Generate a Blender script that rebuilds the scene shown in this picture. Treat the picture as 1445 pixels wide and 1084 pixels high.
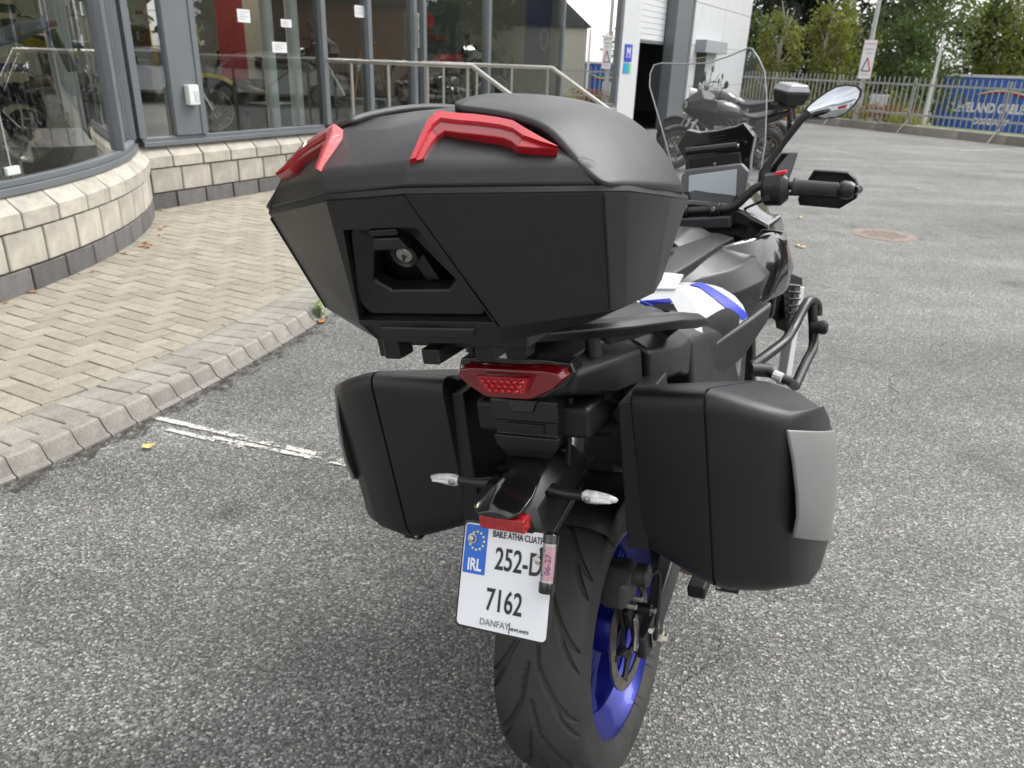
import bpy, math, random
import numpy as np
from mathutils import Vector, Matrix
random.seed(7)
R = math.radians
for o in list(bpy.data.objects): bpy.data.objects.remove(o)
SC = bpy.context.scene
COL = SC.collection

# ------------------------------------------------------------------ camera
CF, CPITCH, CROLL, CH = 1063.4, R(23.194), R(2.026), 1.436      # focal px at 1445 wide
_R0 = np.array([1, 0, 0.]); _U0 = np.array([0, math.sin(CPITCH), math.cos(CPITCH)]); _F = np.array([0, math.cos(CPITCH), -math.sin(CPITCH)])
_R = _R0*math.cos(CROLL) + _U0*math.sin(CROLL); _U = -_R0*math.sin(CROLL) + _U0*math.cos(CROLL)
_C = np.array([0, 0, CH])
cd = bpy.data.cameras.new('camera'); cam = bpy.data.objects.new('camera', cd); COL.objects.link(cam)
cd.sensor_width = 36; cd.lens = CF/1445*36; cd.clip_start = 0.02; cd.clip_end = 2000
cam.matrix_world = Matrix(((_R[0], _U[0], -_F[0], _C[0]), (_R[1], _U[1], -_F[1], _C[1]), (_R[2], _U[2], -_F[2], _C[2]), (0, 0, 0, 1)))
cd.dof.use_dof = True; cd.dof.focus_distance = 1.15; cd.dof.aperture_fstop = 9.5
SC.camera = cam
# ------------------------------------------------------------------ sky, sun, exposure
SUN_EL, SUN_AZ = R(52), R(70)          # azimuth from +Y towards +X
W = bpy.data.worlds.new('World'); SC.world = W; W.use_nodes = True
nt = W.node_tree; nt.nodes.clear()
sky = nt.nodes.new('ShaderNodeTexSky'); sky.sky_type = 'NISHITA'; sky.sun_disc = False
sky.sun_elevation = SUN_EL; sky.sun_rotation = SUN_AZ; sky.air_density = 1.0; sky.dust_density = 1.5; sky.ozone_density = 1.0
hs = nt.nodes.new('ShaderNodeHueSaturation'); hs.inputs['Saturation'].default_value = 0.06
tcw = nt.nodes.new('ShaderNodeTexCoord')
mpw = nt.nodes.new('ShaderNodeMapping'); mpw.inputs['Scale'].default_value = (1, 1, 2.6)
nzw = nt.nodes.new('ShaderNodeTexNoise'); nzw.inputs['Scale'].default_value = 2.2; nzw.inputs['Detail'].default_value = 6; nzw.inputs['Roughness'].default_value = .55
rpw = nt.nodes.new('ShaderNodeMapRange'); rpw.inputs['From Min'].default_value = .32; rpw.inputs['From Max'].default_value = .7; rpw.inputs['To Min'].default_value = .72; rpw.inputs['To Max'].default_value = 1.22
mlw = nt.nodes.new('ShaderNodeVectorMath'); mlw.operation = 'SCALE'
bg = nt.nodes.new('ShaderNodeBackground'); bg.inputs['Strength'].default_value = 0.15
ow = nt.nodes.new('ShaderNodeOutputWorld')
lk = nt.links.new
lk(sky.outputs[0], hs.inputs['Color']); lk(tcw.outputs['Generated'], mpw.inputs[0]); lk(mpw.outputs[0], nzw.inputs['Vector']); lk(nzw.outputs['Fac'], rpw.inputs['Value'])
# overcast dome: brighter overhead than at the horizon, the same all round
spw = nt.nodes.new('ShaderNodeSeparateXYZ'); lk(tcw.outputs['Generated'], spw.inputs[0])
zgw = nt.nodes.new('ShaderNodeMapRange'); zgw.inputs['To Min'].default_value = .80; zgw.inputs['To Max'].default_value = 2.1; lk(spw.outputs[2], zgw.inputs['Value'])
mzw = nt.nodes.new('ShaderNodeMath'); mzw.operation = 'MULTIPLY'; lk(rpw.outputs[0], mzw.inputs[0]); lk(zgw.outputs[0], mzw.inputs[1])
lk(hs.outputs[0], mlw.inputs[0]); lk(mzw.outputs[0], mlw.inputs['Scale']); lk(mlw.outputs[0], bg.inputs['Color']); lk(bg.outputs[0], ow.inputs[0])
sd = bpy.data.lights.new('sun', 'SUN'); sd.energy = 1.3; sd.angle = R(28); sd.color = (1, .97, .93)
sun = bpy.data.objects.new('sun', sd); COL.objects.link(sun)
sun.rotation_euler = Vector((math.sin(SUN_AZ)*math.cos(SUN_EL), math.cos(SUN_AZ)*math.cos(SUN_EL), math.sin(SUN_EL))).to_track_quat('Z', 'Y').to_euler()
SC.view_settings.view_transform = 'Standard'; SC.view_settings.look = 'None'
SC.view_settings.exposure = 0.92; SC.view_settings.gamma = 1; SC.view_settings.use_curve_mapping = False

# ------------------------------------------------------------------ pixel -> place
def ray(px, py): return (px-722.5)/CF*_R - (py-542)/CF*_U + _F
def ground(px, py, z=0.):
    d = ray(px, py); t = (z-CH)/d[2]; return tuple(_C+t*d)
BX, BY, BTH, BLEAN = .236, 1.293, R(24.99), R(9.1)                # the big motorcycle's pose (rear tyre contact)
BM = Matrix.Translation((BX, BY, 0)) @ Matrix.Rotation(-BTH, 4, 'Z') @ Matrix.Rotation(-BLEAN, 4, 'Y')
_BI = np.array(BM.inverted())
def bl_ray(px, py):
    o = _BI[:3, :3]@_C + _BI[:3, 3]; return o, _BI[:3, :3]@ray(px, py)
def BL(px, py, x=None, y=None, z=None):                            # pixel -> bike-local point on a given local plane
    o, e = bl_ray(px, py)
    i, v = (0, x) if x is not None else (1, y) if y is not None else (2, z)
    return tuple(o + e*(v-o[i])/e[i])
def BP(px, py, P, N):
    o, e = bl_ray(px, py); P = np.array(P); N = np.array(N)
    return tuple(o + e*(((P-o)@N)/(e@N)))

# ------------------------------------------------------------------ materials
MATS = {}
def mat(name, col, rough=.5, metal=0., var=0., vscale=8., bump=0., bscale=200., spec=.5, coat=0., rvar=0., island=0., alpha=None, trans=0., ior=1.5, emit=0., grain=0., gscale=260.):
    if name in MATS: return MATS[name]
    m = bpy.data.materials.new(name); m.use_nodes = True; t = m.node_tree; n = t.nodes; b = n['Principled BSDF']
    col = tuple(col)+(1,) if len(col) == 3 else col
    b.inputs['Base Color'].default_value = col; b.inputs['Roughness'].default_value = rough; b.inputs['Metallic'].default_value = metal
    b.inputs['Specular IOR Level'].default_value = spec; b.inputs['Coat Weight'].default_value = coat; b.inputs['Coat Roughness'].default_value = .04
    b.inputs['Transmission Weight'].default_value = trans; b.inputs['IOR'].default_value = ior
    if emit: b.inputs['Emission Color'].default_value = col; b.inputs['Emission Strength'].default_value = emit
    tc = n.new('ShaderNodeTexCoord')
    val = None
    if var or rvar:
        nz = n.new('ShaderNodeTexNoise'); nz.inputs['Scale'].default_value = vscale; nz.inputs['Detail'].default_value = 6; nz.inputs['Roughness'].default_value = .6
        t.links.new(tc.outputs['Object'], nz.inputs['Vector'])
        if var:
            mr = n.new('ShaderNodeMapRange'); mr.inputs['From Min'].default_value = .25; mr.inputs['From Max'].default_value = .75
            mr.inputs['To Min'].default_value = 1-var; mr.inputs['To Max'].default_value = 1+var; t.links.new(nz.outputs['Fac'], mr.inputs['Value']); val = mr.outputs[0]
        if rvar:
            m2 = n.new('ShaderNodeMapRange'); m2.inputs['From Min'].default_value = .3; m2.inputs['From Max'].default_value = .7
            m2.inputs['To Min'].default_value = max(.02, rough-rvar); m2.inputs['To Max'].default_value = min(1, rough+rvar)
            t.links.new(nz.outputs['Fac'], m2.inputs['Value']); t.links.new(m2.outputs[0], b.inputs['Roughness'])
    if grain:
        ng = n.new('ShaderNodeTexNoise'); ng.inputs['Scale'].default_value = gscale; ng.inputs['Detail'].default_value = 2; ng.inputs['Roughness'].default_value = .7; t.links.new(tc.outputs['Object'], ng.inputs['Vector'])
        gm = n.new('ShaderNodeMapRange'); gm.inputs['From Min'].default_value = .3; gm.inputs['From Max'].default_value = .7; gm.inputs['To Min'].default_value = 1-grain; gm.inputs['To Max'].default_value = 1+grain; t.links.new(ng.outputs['Fac'], gm.inputs['Value'])
        if val is None: val = gm.outputs[0]
        else:
            mg = n.new('ShaderNodeMath'); mg.operation = 'MULTIPLY'; t.links.new(val, mg.inputs[0]); t.links.new(gm.outputs[0], mg.inputs[1]); val = mg.outputs[0]
    if island:
        g = n.new('ShaderNodeNewGeometry'); oi = n.new('ShaderNodeObjectInfo')
        ad = n.new('ShaderNodeMath'); ad.operation = 'ADD'; t.links.new(g.outputs['Random Per Island'], ad.inputs[0]); t.links.new(oi.outputs['Random'], ad.inputs[1])
        fr = n.new('ShaderNodeMath'); fr.operation = 'FRACT'; t.links.new(ad.outputs[0], fr.inputs[0])
        mr = n.new('ShaderNodeMapRange'); mr.inputs['To Min'].default_value = 1-island; mr.inputs['To Max'].default_value = 1+island; t.links.new(fr.outputs[0], mr.inputs['Value'])
        if val is None: val = mr.outputs[0]
        else:
            mu = n.new('ShaderNodeMath'); mu.operation = 'MULTIPLY'; t.links.new(val, mu.inputs[0]); t.links.new(mr.outputs[0], mu.inputs[1]); val = mu.outputs[0]
    if val is not None:
        vm = n.new('ShaderNodeVectorMath'); vm.operation = 'SCALE'; vm.inputs[0].default_value = col[:3]; t.links.new(val, vm.inputs['Scale']); t.links.new(vm.outputs[0], b.inputs['Base Color'])
    if bump:
        nb = n.new('ShaderNodeTexNoise'); nb.inputs['Scale'].default_value = bscale; nb.inputs['Detail'].default_value = 3; t.links.new(tc.outputs['Object'], nb.inputs['Vector'])
        bp = n.new('ShaderNodeBump'); bp.inputs['Strength'].default_value = bump; bp.inputs['Distance'].default_value = .002
        t.links.new(nb.outputs['Fac'], bp.inputs['Height']); t.links.new(bp.outputs[0], b.inputs['Normal'])
    MATS[name] = m; return m
def glass_mat(name, tint=(.80, .88, .86), refl=1.0, rough=.0, ior=1.5):
    if name in MATS: return MATS[name]
    m = bpy.data.materials.new(name); m.use_nodes = True; t = m.node_tree; n = t.nodes; n.clear()
    o = n.new('ShaderNodeOutputMaterial'); mx = n.new('ShaderNodeMixShader'); tr = n.new('ShaderNodeBsdfTransparent'); gl = n.new('ShaderNodeBsdfGlossy')
    tr.inputs[0].default_value = tint+(1,); gl.inputs['Roughness'].default_value = rough; gl.inputs['Color'].default_value = (1, 1, 1, 1)
    fr = n.new('ShaderNodeFresnel'); fr.inputs['IOR'].default_value = ior; mu = n.new('ShaderNodeMath'); mu.operation = 'MULTIPLY'; mu.inputs[1].default_value = refl; mu.use_clamp = True
    t.links.new(fr.outputs[0], mu.inputs[0]); t.links.new(mu.outputs[0], mx.inputs[0]); t.links.new(tr.outputs[0], mx.inputs[1]); t.links.new(gl.outputs[0], mx.inputs[2]); t.links.new(mx.outputs[0], o.inputs[0])
    MATS[name] = m; return m

# ------------------------------------------------------------------ mesh helpers
class MB:
    def __init__(s): s.v = []; s.f = []
    def add(s, vs, fs):
        k = len(s.v); s.v += [tuple(map(float, q)) for q in vs]; s.f += [tuple(i+k for i in f) for f in fs]; return s
    def box(s, x0, x1, y0, y1, z0, z1, M=None):
        vs = [(x, y, z) for x in (x0, x1) for y in (y0, y1) for z in (z0, z1)]
        if M is not None: vs = [tuple(M @ Vector(q)) for q in vs]
        return s.add(vs, [(0, 1, 3, 2), (4, 6, 7, 5), (0, 4, 5, 1), (2, 3, 7, 6), (0, 2, 6, 4), (1, 5, 7, 3)])
    def loft(s, rings, c0=True, c1=True, closed=True):
        n = len(rings[0]); vs = [q for r in rings for q in r]; fs = []
        for i in range(len(rings)-1):
            for j in range(n if closed else n-1):
                a = i*n+j; b = i*n+(j+1) % n; fs.append((a, b, b+n, a+n))
        if c0: fs.append(tuple(range(n-1, -1, -1)))
        if c1: fs.append(tuple(range((len(rings)-1)*n, len(rings)*n)))
        return s.add(vs, fs)
    def tube(s, pts, r, n=10, caps=True):
        pts = [Vector(q) for q in pts]; rings = []; up = None
        for i, q in enumerate(pts):
            t = (pts[min(i+1, len(pts)-1)]-pts[max(i-1, 0)]).normalized()
            if up is None: up = t.orthogonal().normalized()
            else: up = (up-t*up.dot(t)).normalized()
            sd = t.cross(up); rr = r[i] if isinstance(r, (list, tuple)) else r
            rings.append([tuple(q+up*math.cos(2*math.pi*k/n)*rr+sd*math.sin(2*math.pi*k/n)*rr) for k in range(n)])
        return s.loft(rings, caps, caps)
    def lathe(s, prof, c=(0, 0, 0), axis='x', n=48, closed=False):   # prof: (along axis, radius)
        rings = []
        for k in range(n):
            a = 2*math.pi*k/n; ca, sa = math.cos(a), math.sin(a); ring = []
            for (h, r) in prof:
                p = {'x': (h, r*ca, r*sa), 'y': (r*sa, h, r*ca), 'z': (r*ca, r*sa, h)}[axis]
                ring.append((c[0]+p[0], c[1]+p[1], c[2]+p[2]))
            rings.append(ring)
        rings.append(rings[0]); k = len(prof)
        vs = [q for r in rings[:-1] for q in r]; fs = []
        for i in range(n):
            i2 = (i+1) % n
            for j in range(k if closed else k-1):
                j2 = (j+1) % k; fs.append((i*k+j, i*k+j2, i2*k+j2, i2*k+j))
        return s.add(vs, fs)
    def plate(s, pts, off):                                           # n-gon thickened by a vector
        n = len(pts); o = Vector(off); vs = [tuple(q) for q in pts]+[tuple(Vector(q)+o) for q in pts]
        return s.add(vs, [tuple(range(n)), tuple(range(2*n-1, n-1, -1))]+[(i, i+n, (i+1) % n+n, (i+1) % n) for i in range(n)])
    def mirror(s):
        k = len(s.v); s.v += [(-x, y, z) for x, y, z in s.v]; s.f += [tuple(i+k for i in reversed(f)) for f in s.f]; return s
    def mesh(s, name, ang=35):
        me = bpy.data.meshes.new(name); me.from_pydata(s.v, [], s.f); me.validate()
        import bmesh
        bm = bmesh.new(); bm.from_mesh(me); bmesh.ops.recalc_face_normals(bm, faces=bm.faces); bm.to_mesh(me); bm.free()
        if ang:
            for p in me.polygons: p.use_smooth = True
            me.set_sharp_from_angle(angle=R(ang))
        return me
    def build(s, name, m, parent=None, ang=35, bevel=0, sub=0, solid=0, seg=2):
        me = s.mesh(name, ang); return link(name, me, m, parent, bevel, sub, solid, seg)
def link(name, me, m, parent=None, bevel=0, sub=0, solid=0, seg=2):
    o = bpy.data.objects.new(name, me); COL.objects.link(o)
    if m is not None and not me.materials: me.materials.append(m)
    if parent is not None: o.parent = parent
    if solid:
        q = o.modifiers.new('solid', 'SOLIDIFY'); q.thickness = solid; q.offset = -1
    if sub:
        q = o.modifiers.new('sub', 'SUBSURF'); q.levels = sub; q.render_levels = sub
    if bevel:
        q = o.modifiers.new('bevel', 'BEVEL'); q.width = bevel; q.segments = seg; q.limit_method = 'ANGLE'; q.angle_limit = R(28); q.harden_normals = True
    return o
def empty(name, loc=(0, 0, 0), rz=0, parent=None):
    o = bpy.data.objects.new(name, None); COL.objects.link(o); o.location = loc; o.rotation_euler = (0, 0, rz); o.empty_display_size = .1
    if parent: o.parent = parent
    return o
def tag(o, label=None, cat=None, group=None, kind=None):
    if label: o['label'] = label
    if cat: o['category'] = cat
    if group: o['group'] = group
    if kind: o['kind'] = kind
    return o
def copy_tree(o, parent=None):
    c = o.copy(); COL.objects.link(c); c.parent = parent
    for ch in list(o.children): copy_tree(ch, c)
    return c
def rpoly(pts, rad, seg=4):                                          # rounded 2-D polygon
    out = []; n = len(pts)
    for i in range(n):
        p = Vector(pts[i]); a = Vector(pts[i-1]); b = Vector(pts[(i+1) % n]); r = rad[i] if isinstance(rad, (list, tuple)) else rad
        u = (a-p).normalized(); w = (b-p).normalized(); r = min(r, (a-p).length*.49, (b-p).length*.49)
        for k in range(seg+1):
            t = k/seg; q = p+u*r*(1-t)**2+w*r*t**2; out.append((q.x, q.y))
    return out
def text(s, size, m, parent, O, right, up, align='CENTER', sx=1., name='lettering', ext=.0003, bold=0.):
    cu = bpy.data.curves.new('t', 'FONT'); cu.body = s; cu.size = size; cu.align_x = align; cu.align_y = 'CENTER'; cu.extrude = ext; cu.offset = bold; cu.resolution_u = 4
    ob = bpy.data.objects.new('t', cu); COL.objects.link(ob); dg = bpy.context.evaluated_depsgraph_get()
    me = bpy.data.meshes.new_from_object(ob.evaluated_get(dg)); bpy.data.objects.remove(ob); bpy.data.curves.remove(cu)
    r = Vector(right).normalized(); u = Vector(up).normalized(); nn = r.cross(u)
    M = Matrix(((r.x*sx, u.x, nn.x, O[0]), (r.y*sx, u.y, nn.y, O[1]), (r.z*sx, u.z, nn.z, O[2]), (0, 0, 0, 1)))
    me.transform(M); me.materials.clear(); me.name = name
    return link(name, me, m, parent)
def catmull(pts, n):
    P = [Vector(q) for q in pts]; P = [2*P[0]-P[1]]+P+[2*P[-1]-P[-2]]; out = []
    for i in range(1, len(P)-2):
        for k in range(n):
            t = k/n; a, b, c, d = P[i-1], P[i], P[i+1], P[i+2]
            out.append(.5*((2*b)+(c-a)*t+(2*a-5*b+4*c-d)*t*t+(3*b-a-3*c+d)*t**3))
    out.append(P[-2]); return out
def resample(pl, step):
    pl = [Vector(q) for q in pl]; out = [pl[0].copy()]; acc = 0.
    for a, b in zip(pl, pl[1:]):
        L = (b-a).length; pos = step-acc
        while pos <= L: out.append(a.lerp(b, pos/L)); pos += step
        acc = (acc+L) % step
    return out
# ================================================================== ground
def asphalt_mat():
    m = bpy.data.materials.new('asphalt'); m.use_nodes = True; t = m.node_tree; n = t.nodes; L = t.links.new; b = n['Principled BSDF']
    tc = n.new('ShaderNodeTexCoord')
    def noise(sc, det=5, ro=.6):
        z = n.new('ShaderNodeTexNoise'); z.inputs['Scale'].default_value = sc; z.inputs['Detail'].default_value = det; z.inputs['Roughness'].default_value = ro; L(tc.outputs['Object'], z.inputs['Vector']); return z.outputs['Fac']
    def rng(v, a, b_, c, d):
        z = n.new('ShaderNodeMapRange'); L(v, z.inputs['Value'])
        for k, w in zip(('From Min', 'From Max', 'To Min', 'To Max'), (a, b_, c, d)): z.inputs[k].default_value = w
        return z.outputs[0]
    def math_(op, a, b_):
        z = n.new('ShaderNodeMath'); z.operation = op
        for i, w in enumerate((a, b_)):
            if isinstance(w, (int, float)): z.inputs[i].default_value = w
            else: L(w, z.inputs[i])
        return z.outputs[0]
    # warp so that the stones are not round cells
    wz = n.new('ShaderNodeTexNoise'); wz.inputs['Scale'].default_value = 60; wz.inputs['Detail'].default_value = 2; L(tc.outputs['Object'], wz.inputs['Vector'])
    wm = n.new('ShaderNodeVectorMath'); wm.operation = 'MULTIPLY_ADD'; wm.inputs[1].default_value = (.010, .010, 0); L(wz.outputs['Color'], wm.inputs[0]); L(tc.outputs['Object'], wm.inputs[2])
    def vor(sc, feat='F1'):
        v = n.new('ShaderNodeTexVoronoi'); v.feature = feat; v.inputs['Scale'].default_value = sc; v.voronoi_dimensions = '2D'; L(wm.outputs[0], v.inputs['Vector']); return v
    v1 = vor(128); v2 = vor(230)
    s1 = n.new('ShaderNodeSeparateColor'); L(v1.outputs['Color'], s1.inputs[0]); s2 = n.new('ShaderNodeSeparateColor'); L(v2.outputs['Color'], s2.inputs[0])
    def ramp(v, stops):
        r = n.new('ShaderNodeValToRGB'); L(v, r.inputs[0]); e = r.color_ramp.elements
        while len(e) < len(stops): e.new(.5)
        for k, (p, c) in zip(e, stops): k.position = p; k.color = (c, c, c, 1) if isinstance(c, float) else c+(1,)
        return r.outputs[0]
    big = ramp(s1.outputs[0], [(0, (.085, .086, .081)), (.35, (.142, .144, .136)), (.65, (.20, .202, .191)), (.88, (.28, .28, .266)), (.985, (.43, .42, .40)), (1., (.5, .43, .34))])
    small = ramp(s2.outputs[1], [(0, (.035, .034, .032)), (.55, (.075, .073, .069)), (.88, (.15, .147, .14)), (1., (.25, .245, .235))])
    edge = rng(v1.outputs['Distance'], .40, .66, 1., 0.)
    present = rng(s1.outputs[2], .12, .18, 0., 1.)            # some places show only fines
    fac = math_('MULTIPLY', edge, present)
    mx = n.new('ShaderNodeMix'); mx.data_type = 'RGBA'; L(fac, mx.inputs['Factor']); L(small, mx.inputs[6]); L(big, mx.inputs[7])
    # wear: lighter polished areas, dark damp patches, cracks
    wear = rng(noise(.45, 4), .3, .72, .72, 1.30); wear2 = rng(noise(3.1, 5), .3, .75, .86, 1.15); 
    streak = n.new('ShaderNodeTexNoise'); streak.inputs['Scale'].default_value = 1; streak.inputs['Detail'].default_value = 3
    mp = n.new('ShaderNodeMapping'); mp.inputs['Rotation'].default_value = (0, 0, R(-62)); mp.inputs['Scale'].default_value = (.25, 2.0, 1); L(tc.outputs['Object'], mp.inputs[0]); L(mp.outputs[0], streak.inputs['Vector'])
    st = rng(streak.outputs['Fac'], .35, .7, .86, 1.14)
    spots = rng(noise(1.7, 2, .4), .655, .72, 1., .66)
    vc = n.new('ShaderNodeTexVoronoi'); vc.feature = 'DISTANCE_TO_EDGE'; vc.voronoi_dimensions = '2D'; vc.inputs['Scale'].default_value = .28
    wc = n.new('ShaderNodeTexNoise'); wc.inputs['Scale'].default_value = 2.5; wc.inputs['Detail'].default_value = 6; L(tc.outputs['Object'], wc.inputs['Vector'])
    w2 = n.new('ShaderNodeVectorMath'); w2.operation = 'MULTIPLY_ADD'; w2.inputs[1].default_value = (.9, .9, 0); L(wc.outputs['Color'], w2.inputs[0]); L(tc.outputs['Object'], w2.inputs[2]); L(w2.outputs[0], vc.inputs['Vector'])
    crack = rng(vc.outputs['Distance'], .0008, .0026, .32, 1.)
    cm = rng(noise(.7, 2), .52, .56, 0., 1.); crack = math_('MAXIMUM', crack, math_('SUBTRACT', 1., cm))
    tot = math_('MULTIPLY', math_('MULTIPLY', math_('MULTIPLY', wear, wear2), math_('MULTIPLY', st, spots)), crack)
    sc_ = n.new('ShaderNodeVectorMath'); sc_.operation = 'SCALE'; L(mx.outputs[2], sc_.inputs[0]); L(tot, sc_.inputs['Scale'])
    L(sc_.outputs[0], b.inputs['Base Color']); b.inputs['Roughness'].default_value = .72; b.inputs['Specular IOR Level'].default_value = .5
    h = math_('ADD', math_('MULTIPLY', fac, .7), math_('MULTIPLY', rng(v2.outputs['Distance'], 0, .6, 1, 0), .3)); h = math_('MULTIPLY', h, crack)
    bp = n.new('ShaderNodeBump'); bp.inputs['Strength'].default_value = .9; bp.inputs['Distance'].default_value = .004; L(h, bp.inputs['Height']); L(bp.outputs[0], b.inputs['Normal'])
    return m
g = MB().add([(-400, -400, 0), (400, -400, 0), (400, 400, 0), (-400, 400, 0)], [(0, 1, 2, 3)]).build('car_park', asphalt_mat(), ang=0)
tag(g, 'worn grey asphalt car park with pale stone chippings', None, None, 'structure')

# facade frame: x = along the front, y = into the building, origin where the curved bay meets the straight front
FA = (-3.31, 6.92); FANG = math.atan2(.8819, .4714)
def FW(s, y, z=0.): return (FA[0]+s*.4714-y*.8819, FA[1]+s*.8819+y*.4714, z)
PZ = .075                                                            # pavement height
K0 = [(-4.6, -1.3), (-3.3, .25), (-2.5, 1.25), (-2.1, 1.8), (-1.786, 2.266), (-1.62, 2.60), (-1.456, 3.04), (-1.332, 3.41), (-1.229, 3.77), (-1.155, 4.07), (-1.10, 4.37), (-1.0, 5.1), (-.8, 6.1), (-.42, 7.0),
      FW(2.2, -3.3)[:2], FW(4.6, -3.2)[:2], FW(5.6, -1.9)[:2], FW(10.8, -1.5)[:2]]
KP = [Vector((q.x, q.y)) for q in catmull([(x, y, 0) for x, y in K0], 12)]
def knormal(pl, i):
    t = (pl[min(i+1, len(pl)-1)]-pl[max(i-1, 0)]).normalized(); return Vector((-t.y, t.x))   # towards the building
def offset(pl, d): return [q+knormal(pl, i)*d for i, q in enumerate(pl)]
concrete_k = mat('kerb_concrete', (.215, .20, .178), .85, grain=.36, var=.36, vscale=9, bump=.5, bscale=160, island=.16)
concrete_s = mat('edge_paver_concrete', (.228, .214, .186), .85, grain=.34, var=.28, vscale=12, bump=.5, bscale=180, island=.14)
paver_m = mat('buff_paver', (.265, .240, .192), .85, grain=.38, var=.30, vscale=6, bump=.5, bscale=220, island=.13)
sand_m = mat('joint_sand', (.105, .10, .068), .95, var=.3, vscale=40)
# bedding slab of the pavement
inner = [Vector(FW(10.8, .3)[:2]), Vector(FW(0, .3)[:2]), Vector((-7.5, 5.0)), Vector((-9, 0)), Vector((-9, -1.3))]
sl = MB(); ring = offset(KP, .10)+inner
sl.add([(q.x, q.y, z) for z in (0.004, PZ-.012) for q in ring], [tuple(range(len(ring), 2*len(ring)))]+[(i, (i+1) % len(ring), (i+1) % len(ring)+len(ring), i+len(ring)) for i in range(len(ring))])
pav = sl.build('pavement', sand_m, ang=0); tag(pav, 'raised buff brick pavement with bevelled concrete kerb', None, None, 'structure')
# kerb blocks and the soldier course behind them
def course(step, gap, prof, name, m, inset, jit):
    pl = offset(KP, inset); pts = resample(pl, step); proto = {}
    for i in range(len(pts)-1):
        a, b = pts[i], pts[i+1]; c = (a+b)/2
        if c.y < 0.2 or c.y > 9.0: continue
        t = (b-a); L = t.length; ang = math.atan2(t.y, t.x); k = round(L, 3)
        if k not in proto:
            mb = MB(); rings = []
            for x in (-L/2+gap/2, -L/2+gap/2+.004, L/2-gap/2-.004, L/2-gap/2):
                e = .003 if abs(x) > L/2-gap/2-.002 else 0.
                rings.append([(x, y if y > 0 else y, z-e if z > .03 else z) for y, z in prof])
            mb.loft(rings); proto[k] = mb.mesh(name, 20); proto[k].materials.append(m)
        o = link(name, proto[k], m, pav); o.location = (c.x, c.y, random.uniform(-jit, jit)); o.rotation_euler = (random.uniform(-.012, .012), 0, ang+random.uniform(-.012, .012))
course(.128, .006, [(0, -.03), (0, .010), (.004, .014), (.022, .019), (.050, PZ-.007), (.060, PZ), (.117, PZ), (.117, -.03)], 'kerb_block', concrete_k, 0, .002)
course(.108, .005, [(0, 0), (0, PZ-.003), (.003, PZ), (.197, PZ), (.2, PZ-.003), (.2, 0)], 'edge_paver', concrete_s, .124, .0015)
# herringbone pavers, cut against the soldier course
EDGE = offset(KP, .328)
def clip(poly, P, N):
    out = []
    for i in range(len(poly)):
        a, b = poly[i], poly[(i+1) % len(poly)]; da = (a-P).dot(N); db = (b-P).dot(N)
        if da >= 0: out.append(a)
        if da*db < 0: out.append(a.lerp(b, da/(da-db)))
    return out
HA = R(28+45-45); hx = Vector((math.cos(R(62)), math.sin(R(62)))); hy = Vector((-hx.y, hx.x)); O = Vector((-2.3, 4.0)); U_ = .1
CB = Vector((-7.4, 4.9))
bricks = []
for k in range(-110, 111):
    for mm in range(-40, 41):
        for hv in (0, 1):
            i, j = (k+4*mm, k) if hv == 0 else (k+4*mm+2, k-1)
            w, h = (2, 1) if hv == 0 else (1, 2)
            c = O+hx*(i+w/2)*U_+hy*(j+h/2)*U_
            if not (-6 < c.x < 1 and .3 < c.y < 8.9): continue
            ie = min(range(len(EDGE)), key=lambda q: (EDGE[q]-c).length_squared)
            N = knormal(EDGE, ie); d = (c-EDGE[ie]).dot(N)
            if d < -.08: continue
            if (c-CB).length < 4.45 and c.y < 7.2: continue
            if -((c.x-FA[0])*.8819-(c.y-FA[1])*.4714) > .12: continue
            bricks.append((c, i, j, w, h, d, EDGE[ie], N))
# what the photograph shows of them
def pix(P):
    d = np.array(P)-_C; z = d@_F; return (722.5+CF*(d@_R)/z, 542-CF*(d@_U)/z, z)
def shown(c):
    x, y, z = pix((c.x, c.y, PZ)); return z > .3 and -30 < x < 520 and y < 1100 and not (x > 400 and y < 440 and x-385 > (y-290)*.8)
bricks.sort(key=lambda b: (0 if shown(b[0]) else 1, (b[0]-Vector((0, 0))).length))
def brick_mb(poly, mb, top, base):
    cen = sum(poly, Vector((0, 0)))/len(poly); n = len(poly); ins = [q+(cen-q).normalized()*.003 for q in poly]
    mb.add([(q.x, q.y, base) for q in poly]+[(q.x, q.y, top-.003) for q in poly]+[(q.x, q.y, top) for q in ins],
           [(i, (i+1) % n, (i+1) % n+n, i+n) for i in range(n)]+[(i+n, (i+1) % n+n, (i+1) % n+2*n, i+2*n) for i in range(n)]+[tuple(range(2*n, 3*n))])
rest = MB(); full = {}
nb = 0
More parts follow.
